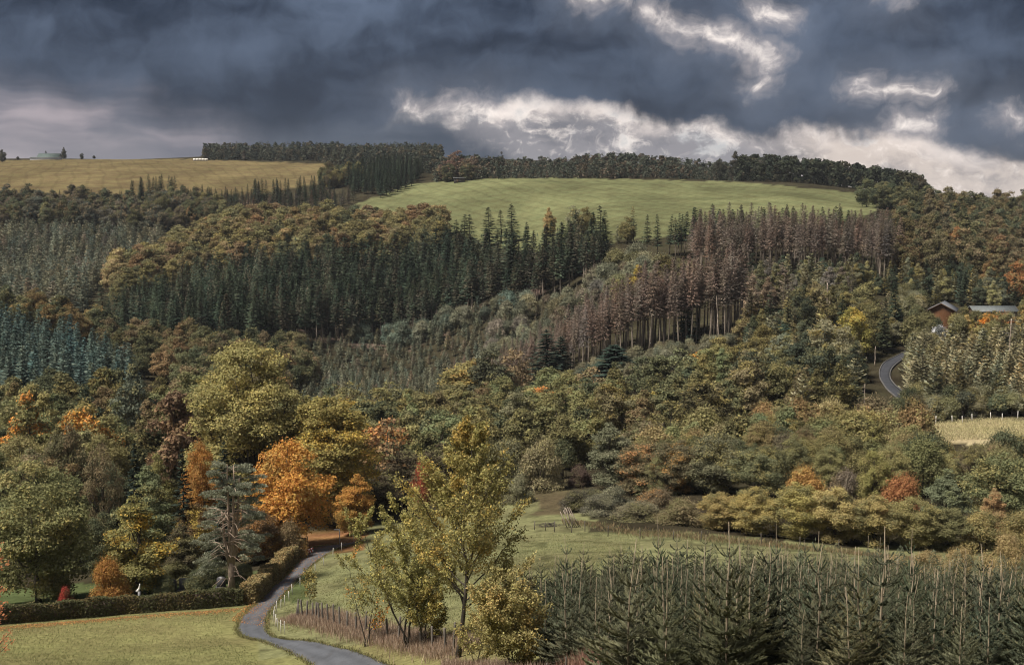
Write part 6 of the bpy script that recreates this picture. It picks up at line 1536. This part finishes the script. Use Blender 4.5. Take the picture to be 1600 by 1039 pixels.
def near_lane(X, Y):
    c = (laneL + laneR) / 2; hw = np.linalg.norm(laneR - laneL, axis=1) / 2
    out = np.zeros(len(X), bool)
    for i in range(0, len(c), 2):
        out |= (X - c[i, 0]) ** 2 + (Y - c[i, 1]) ** 2 < (hw[i] + 0.12) ** 2
    return out
rg = np.random.default_rng(55)
n = 130000
Y = 66 + 64 * rg.random(n) ** 1.1; X = rg.uniform(-0.47, 0.12, n) * Y
px, py = proj(X, Y, gz(X, Y))
ok = (px > -40) & (px < 1000) & ~near_lane(X, Y) & ~((px < 395) & (Y > 108)) & ~((px < 470) & (Y > 112))
dens = vnoise(X / 2.0, Y / 2.0, 91)
ok &= rg.random(n) < 0.35 + 0.9 * dens
blades('meadow_grass', 'short yellow-green grass of the front meadow and pasture', X[ok], Y[ok], 0.11, 0.022, [(0.20, 0.20, 0.08), (0.17, 0.185, 0.075), (0.25, 0.225, 0.10), (0.15, 0.165, 0.07)], 56, lean=0.5)
# taller tufts beside the lane, hedge and under the fence
FB = np.array([hit(*b) for b in WF])
n = 36000
t = rg.random(n) * (len(FB) - 1) ; i = np.clip(t.astype(int), 0, len(FB) - 2); f = (t - i)[:, None]
Q = FB[i] * (1 - f) + FB[i + 1] * f
X = Q[:, 0] + rg.normal(size=n) * 0.75 + 0.3; Y = Q[:, 1] + rg.normal(size=n) * 0.7 + 0.2
X2 = rg.uniform(690, 880, 9000); Y2 = np.interp(X2, [690, 760, 880], [63, 55, 46]) + rg.normal(size=9000) * 1.0
XX = np.array([(a - CX) / FPX for a in X2]) * Y2 * 1.02
blades('dry_grass', 'tall pinkish dry grass along the wooden fence', np.concatenate([X, XX]), np.concatenate([Y, Y2]), 0.62, 0.014, [(0.40, 0.30, 0.22), (0.34, 0.25, 0.19), (0.46, 0.36, 0.26), (0.28, 0.19, 0.13)], 57, lean=0.22)
n = 3200
Y3 = 43.5 + rg.normal(size=n) * 0.7; X3 = (rg.normal(size=n) * 26 + 930 - CX) / FPX * Y3
blades('red_grass', 'tuft of reddish-brown dry grass in front of the firs', X3, Y3, 1.15, 0.014, [(0.30, 0.17, 0.12), (0.24, 0.13, 0.10), (0.36, 0.24, 0.17)], 58, lean=0.3)
n = 9000
px = rg.uniform(880, 1460, n); Y = np.interp(px, [880, 1000, 1200, 1460], [141, 128, 127, 120]) + rg.normal(size=n) * 1.6
X = (px - CX) / FPX * Y
blades('bank_grass', 'russet dead grass at the foot of the hazel row', X, Y, 0.42, 0.025, [(0.22, 0.15, 0.09), (0.28, 0.21, 0.12), (0.16, 0.13, 0.075), (0.19, 0.19, 0.09)], 59)
n = 22000
px = rg.uniform(1405, 1660, n); Y = rg.uniform(222, 250, n); X = (px - CX) / FPX * Y
blades('clearing_grass', 'pale tall grass of the bright clearing', X, Y, 0.35, 0.04, [(0.52, 0.45, 0.27), (0.42, 0.38, 0.21), (0.30, 0.28, 0.15)], 60)

# verge tufts lapping over the lane edge, and fallen leaves
n = 14000
k = rg.integers(0, len(laneL), n); sd = rg.random(n) < 0.5
E = np.where(sd[:, None], laneL[k], laneR[k]); Oo = np.where(sd[:, None], laneR[k], laneL[k])
dd = E - Oo; dd /= np.linalg.norm(dd, axis=1, keepdims=True)
Q = E + dd * (np.abs(rg.normal(size=n)) * 0.22 - 0.08)[:, None] + rg.normal(size=(n, 3)) * 0.12
blades('verge_grass', 'longer grass tufts along the edges of the lane', Q[:, 0], Q[:, 1], 0.20, 0.02, [(0.20, 0.19, 0.08), (0.16, 0.17, 0.07), (0.26, 0.22, 0.11)], 61, lean=0.5)
def litter(name, label, X, Y, cols, seed, size=0.06, lift=0.09):
    r_ = np.random.default_rng(seed); n = len(X)
    C = np.stack([X, Y, gz(X, Y) + lift], 1)
    N = unit(r_.normal(size=(n, 3)) * 0.3 + np.array([0, 0, 1.0]))
    mb = MB(); mb.diamonds(*leaf_quads(r_, C, N, size))
    cols = np.array(cols); cc = cols[r_.integers(0, len(cols), n)]
    kind(obj(name, mb.mesh(name, [M['blade']], attr=np.repeat(cc, 4, 0))), 'stuff', label, 'leaves')
k = rg.integers(120, len(laneL), 5200); f = np.clip(rg.beta(0.5, 0.9, 5200), 0, 1)[:, None] * 1.3 - 0.25
Q = laneL[k] * (1 - f) + laneR[k] * f + rg.normal(size=(5200, 3)) * 0.15
litter('fallen_leaves', 'orange-brown fallen leaves along the lane beside the hedge', Q[:, 0], Q[:, 1], [(0.40, 0.17, 0.05), (0.30, 0.13, 0.05), (0.22, 0.11, 0.05), (0.45, 0.25, 0.08)], 62)

HP = np.array([hit(*p) for p in [(-40, 985), (40, 977), (120, 971), (200, 964), (300, 957), (375, 951)]])
n = 3600
t_ = rg.random(n) * (len(HP) - 1); i = np.clip(t_.astype(int), 0, len(HP) - 2); f = (t_ - i)[:, None]
Q = HP[i] * (1 - f) + HP[i + 1] * f
litter('lawn_leaves', 'brown fallen leaves scattered on the grass along the clipped hedge', Q[:, 0] + rg.normal(size=n) * 0.3, Q[:, 1] - np.abs(rg.normal(size=n)) * 1.3 + 0.3, [(0.30, 0.15, 0.06), (0.24, 0.13, 0.06), (0.38, 0.22, 0.08)], 63, 0.07, 0.06)
# ------------------------------------------------------------------ haze: even air over the whole valley
def haze(density):
    m, t, out = mat_new('haze')
    v = t.new('ShaderNodeVolumePrincipled')
    v.inputs['Color'].default_value = (0.86, 0.92, 1.0, 1); v.inputs['Density'].default_value = density
    t.l.new(v.outputs[0], out.inputs['Volume'])
    lo = float(GH.min()) - 1.5; hi = float(max(GH.max(), 0)) + 26
    o = obj('haze', MB().box((0, 1800, (lo + hi) / 2), (8200, 3700, hi - lo)).mesh('haze', [m]))
    o.display_type = 'WIRE'
    kind(o, 'stuff', 'thin pale haze filling the valley air', 'haze')
haze(0.00004)
print('done', round(time.time() - T0, 1), 'objects', len(bpy.data.objects))
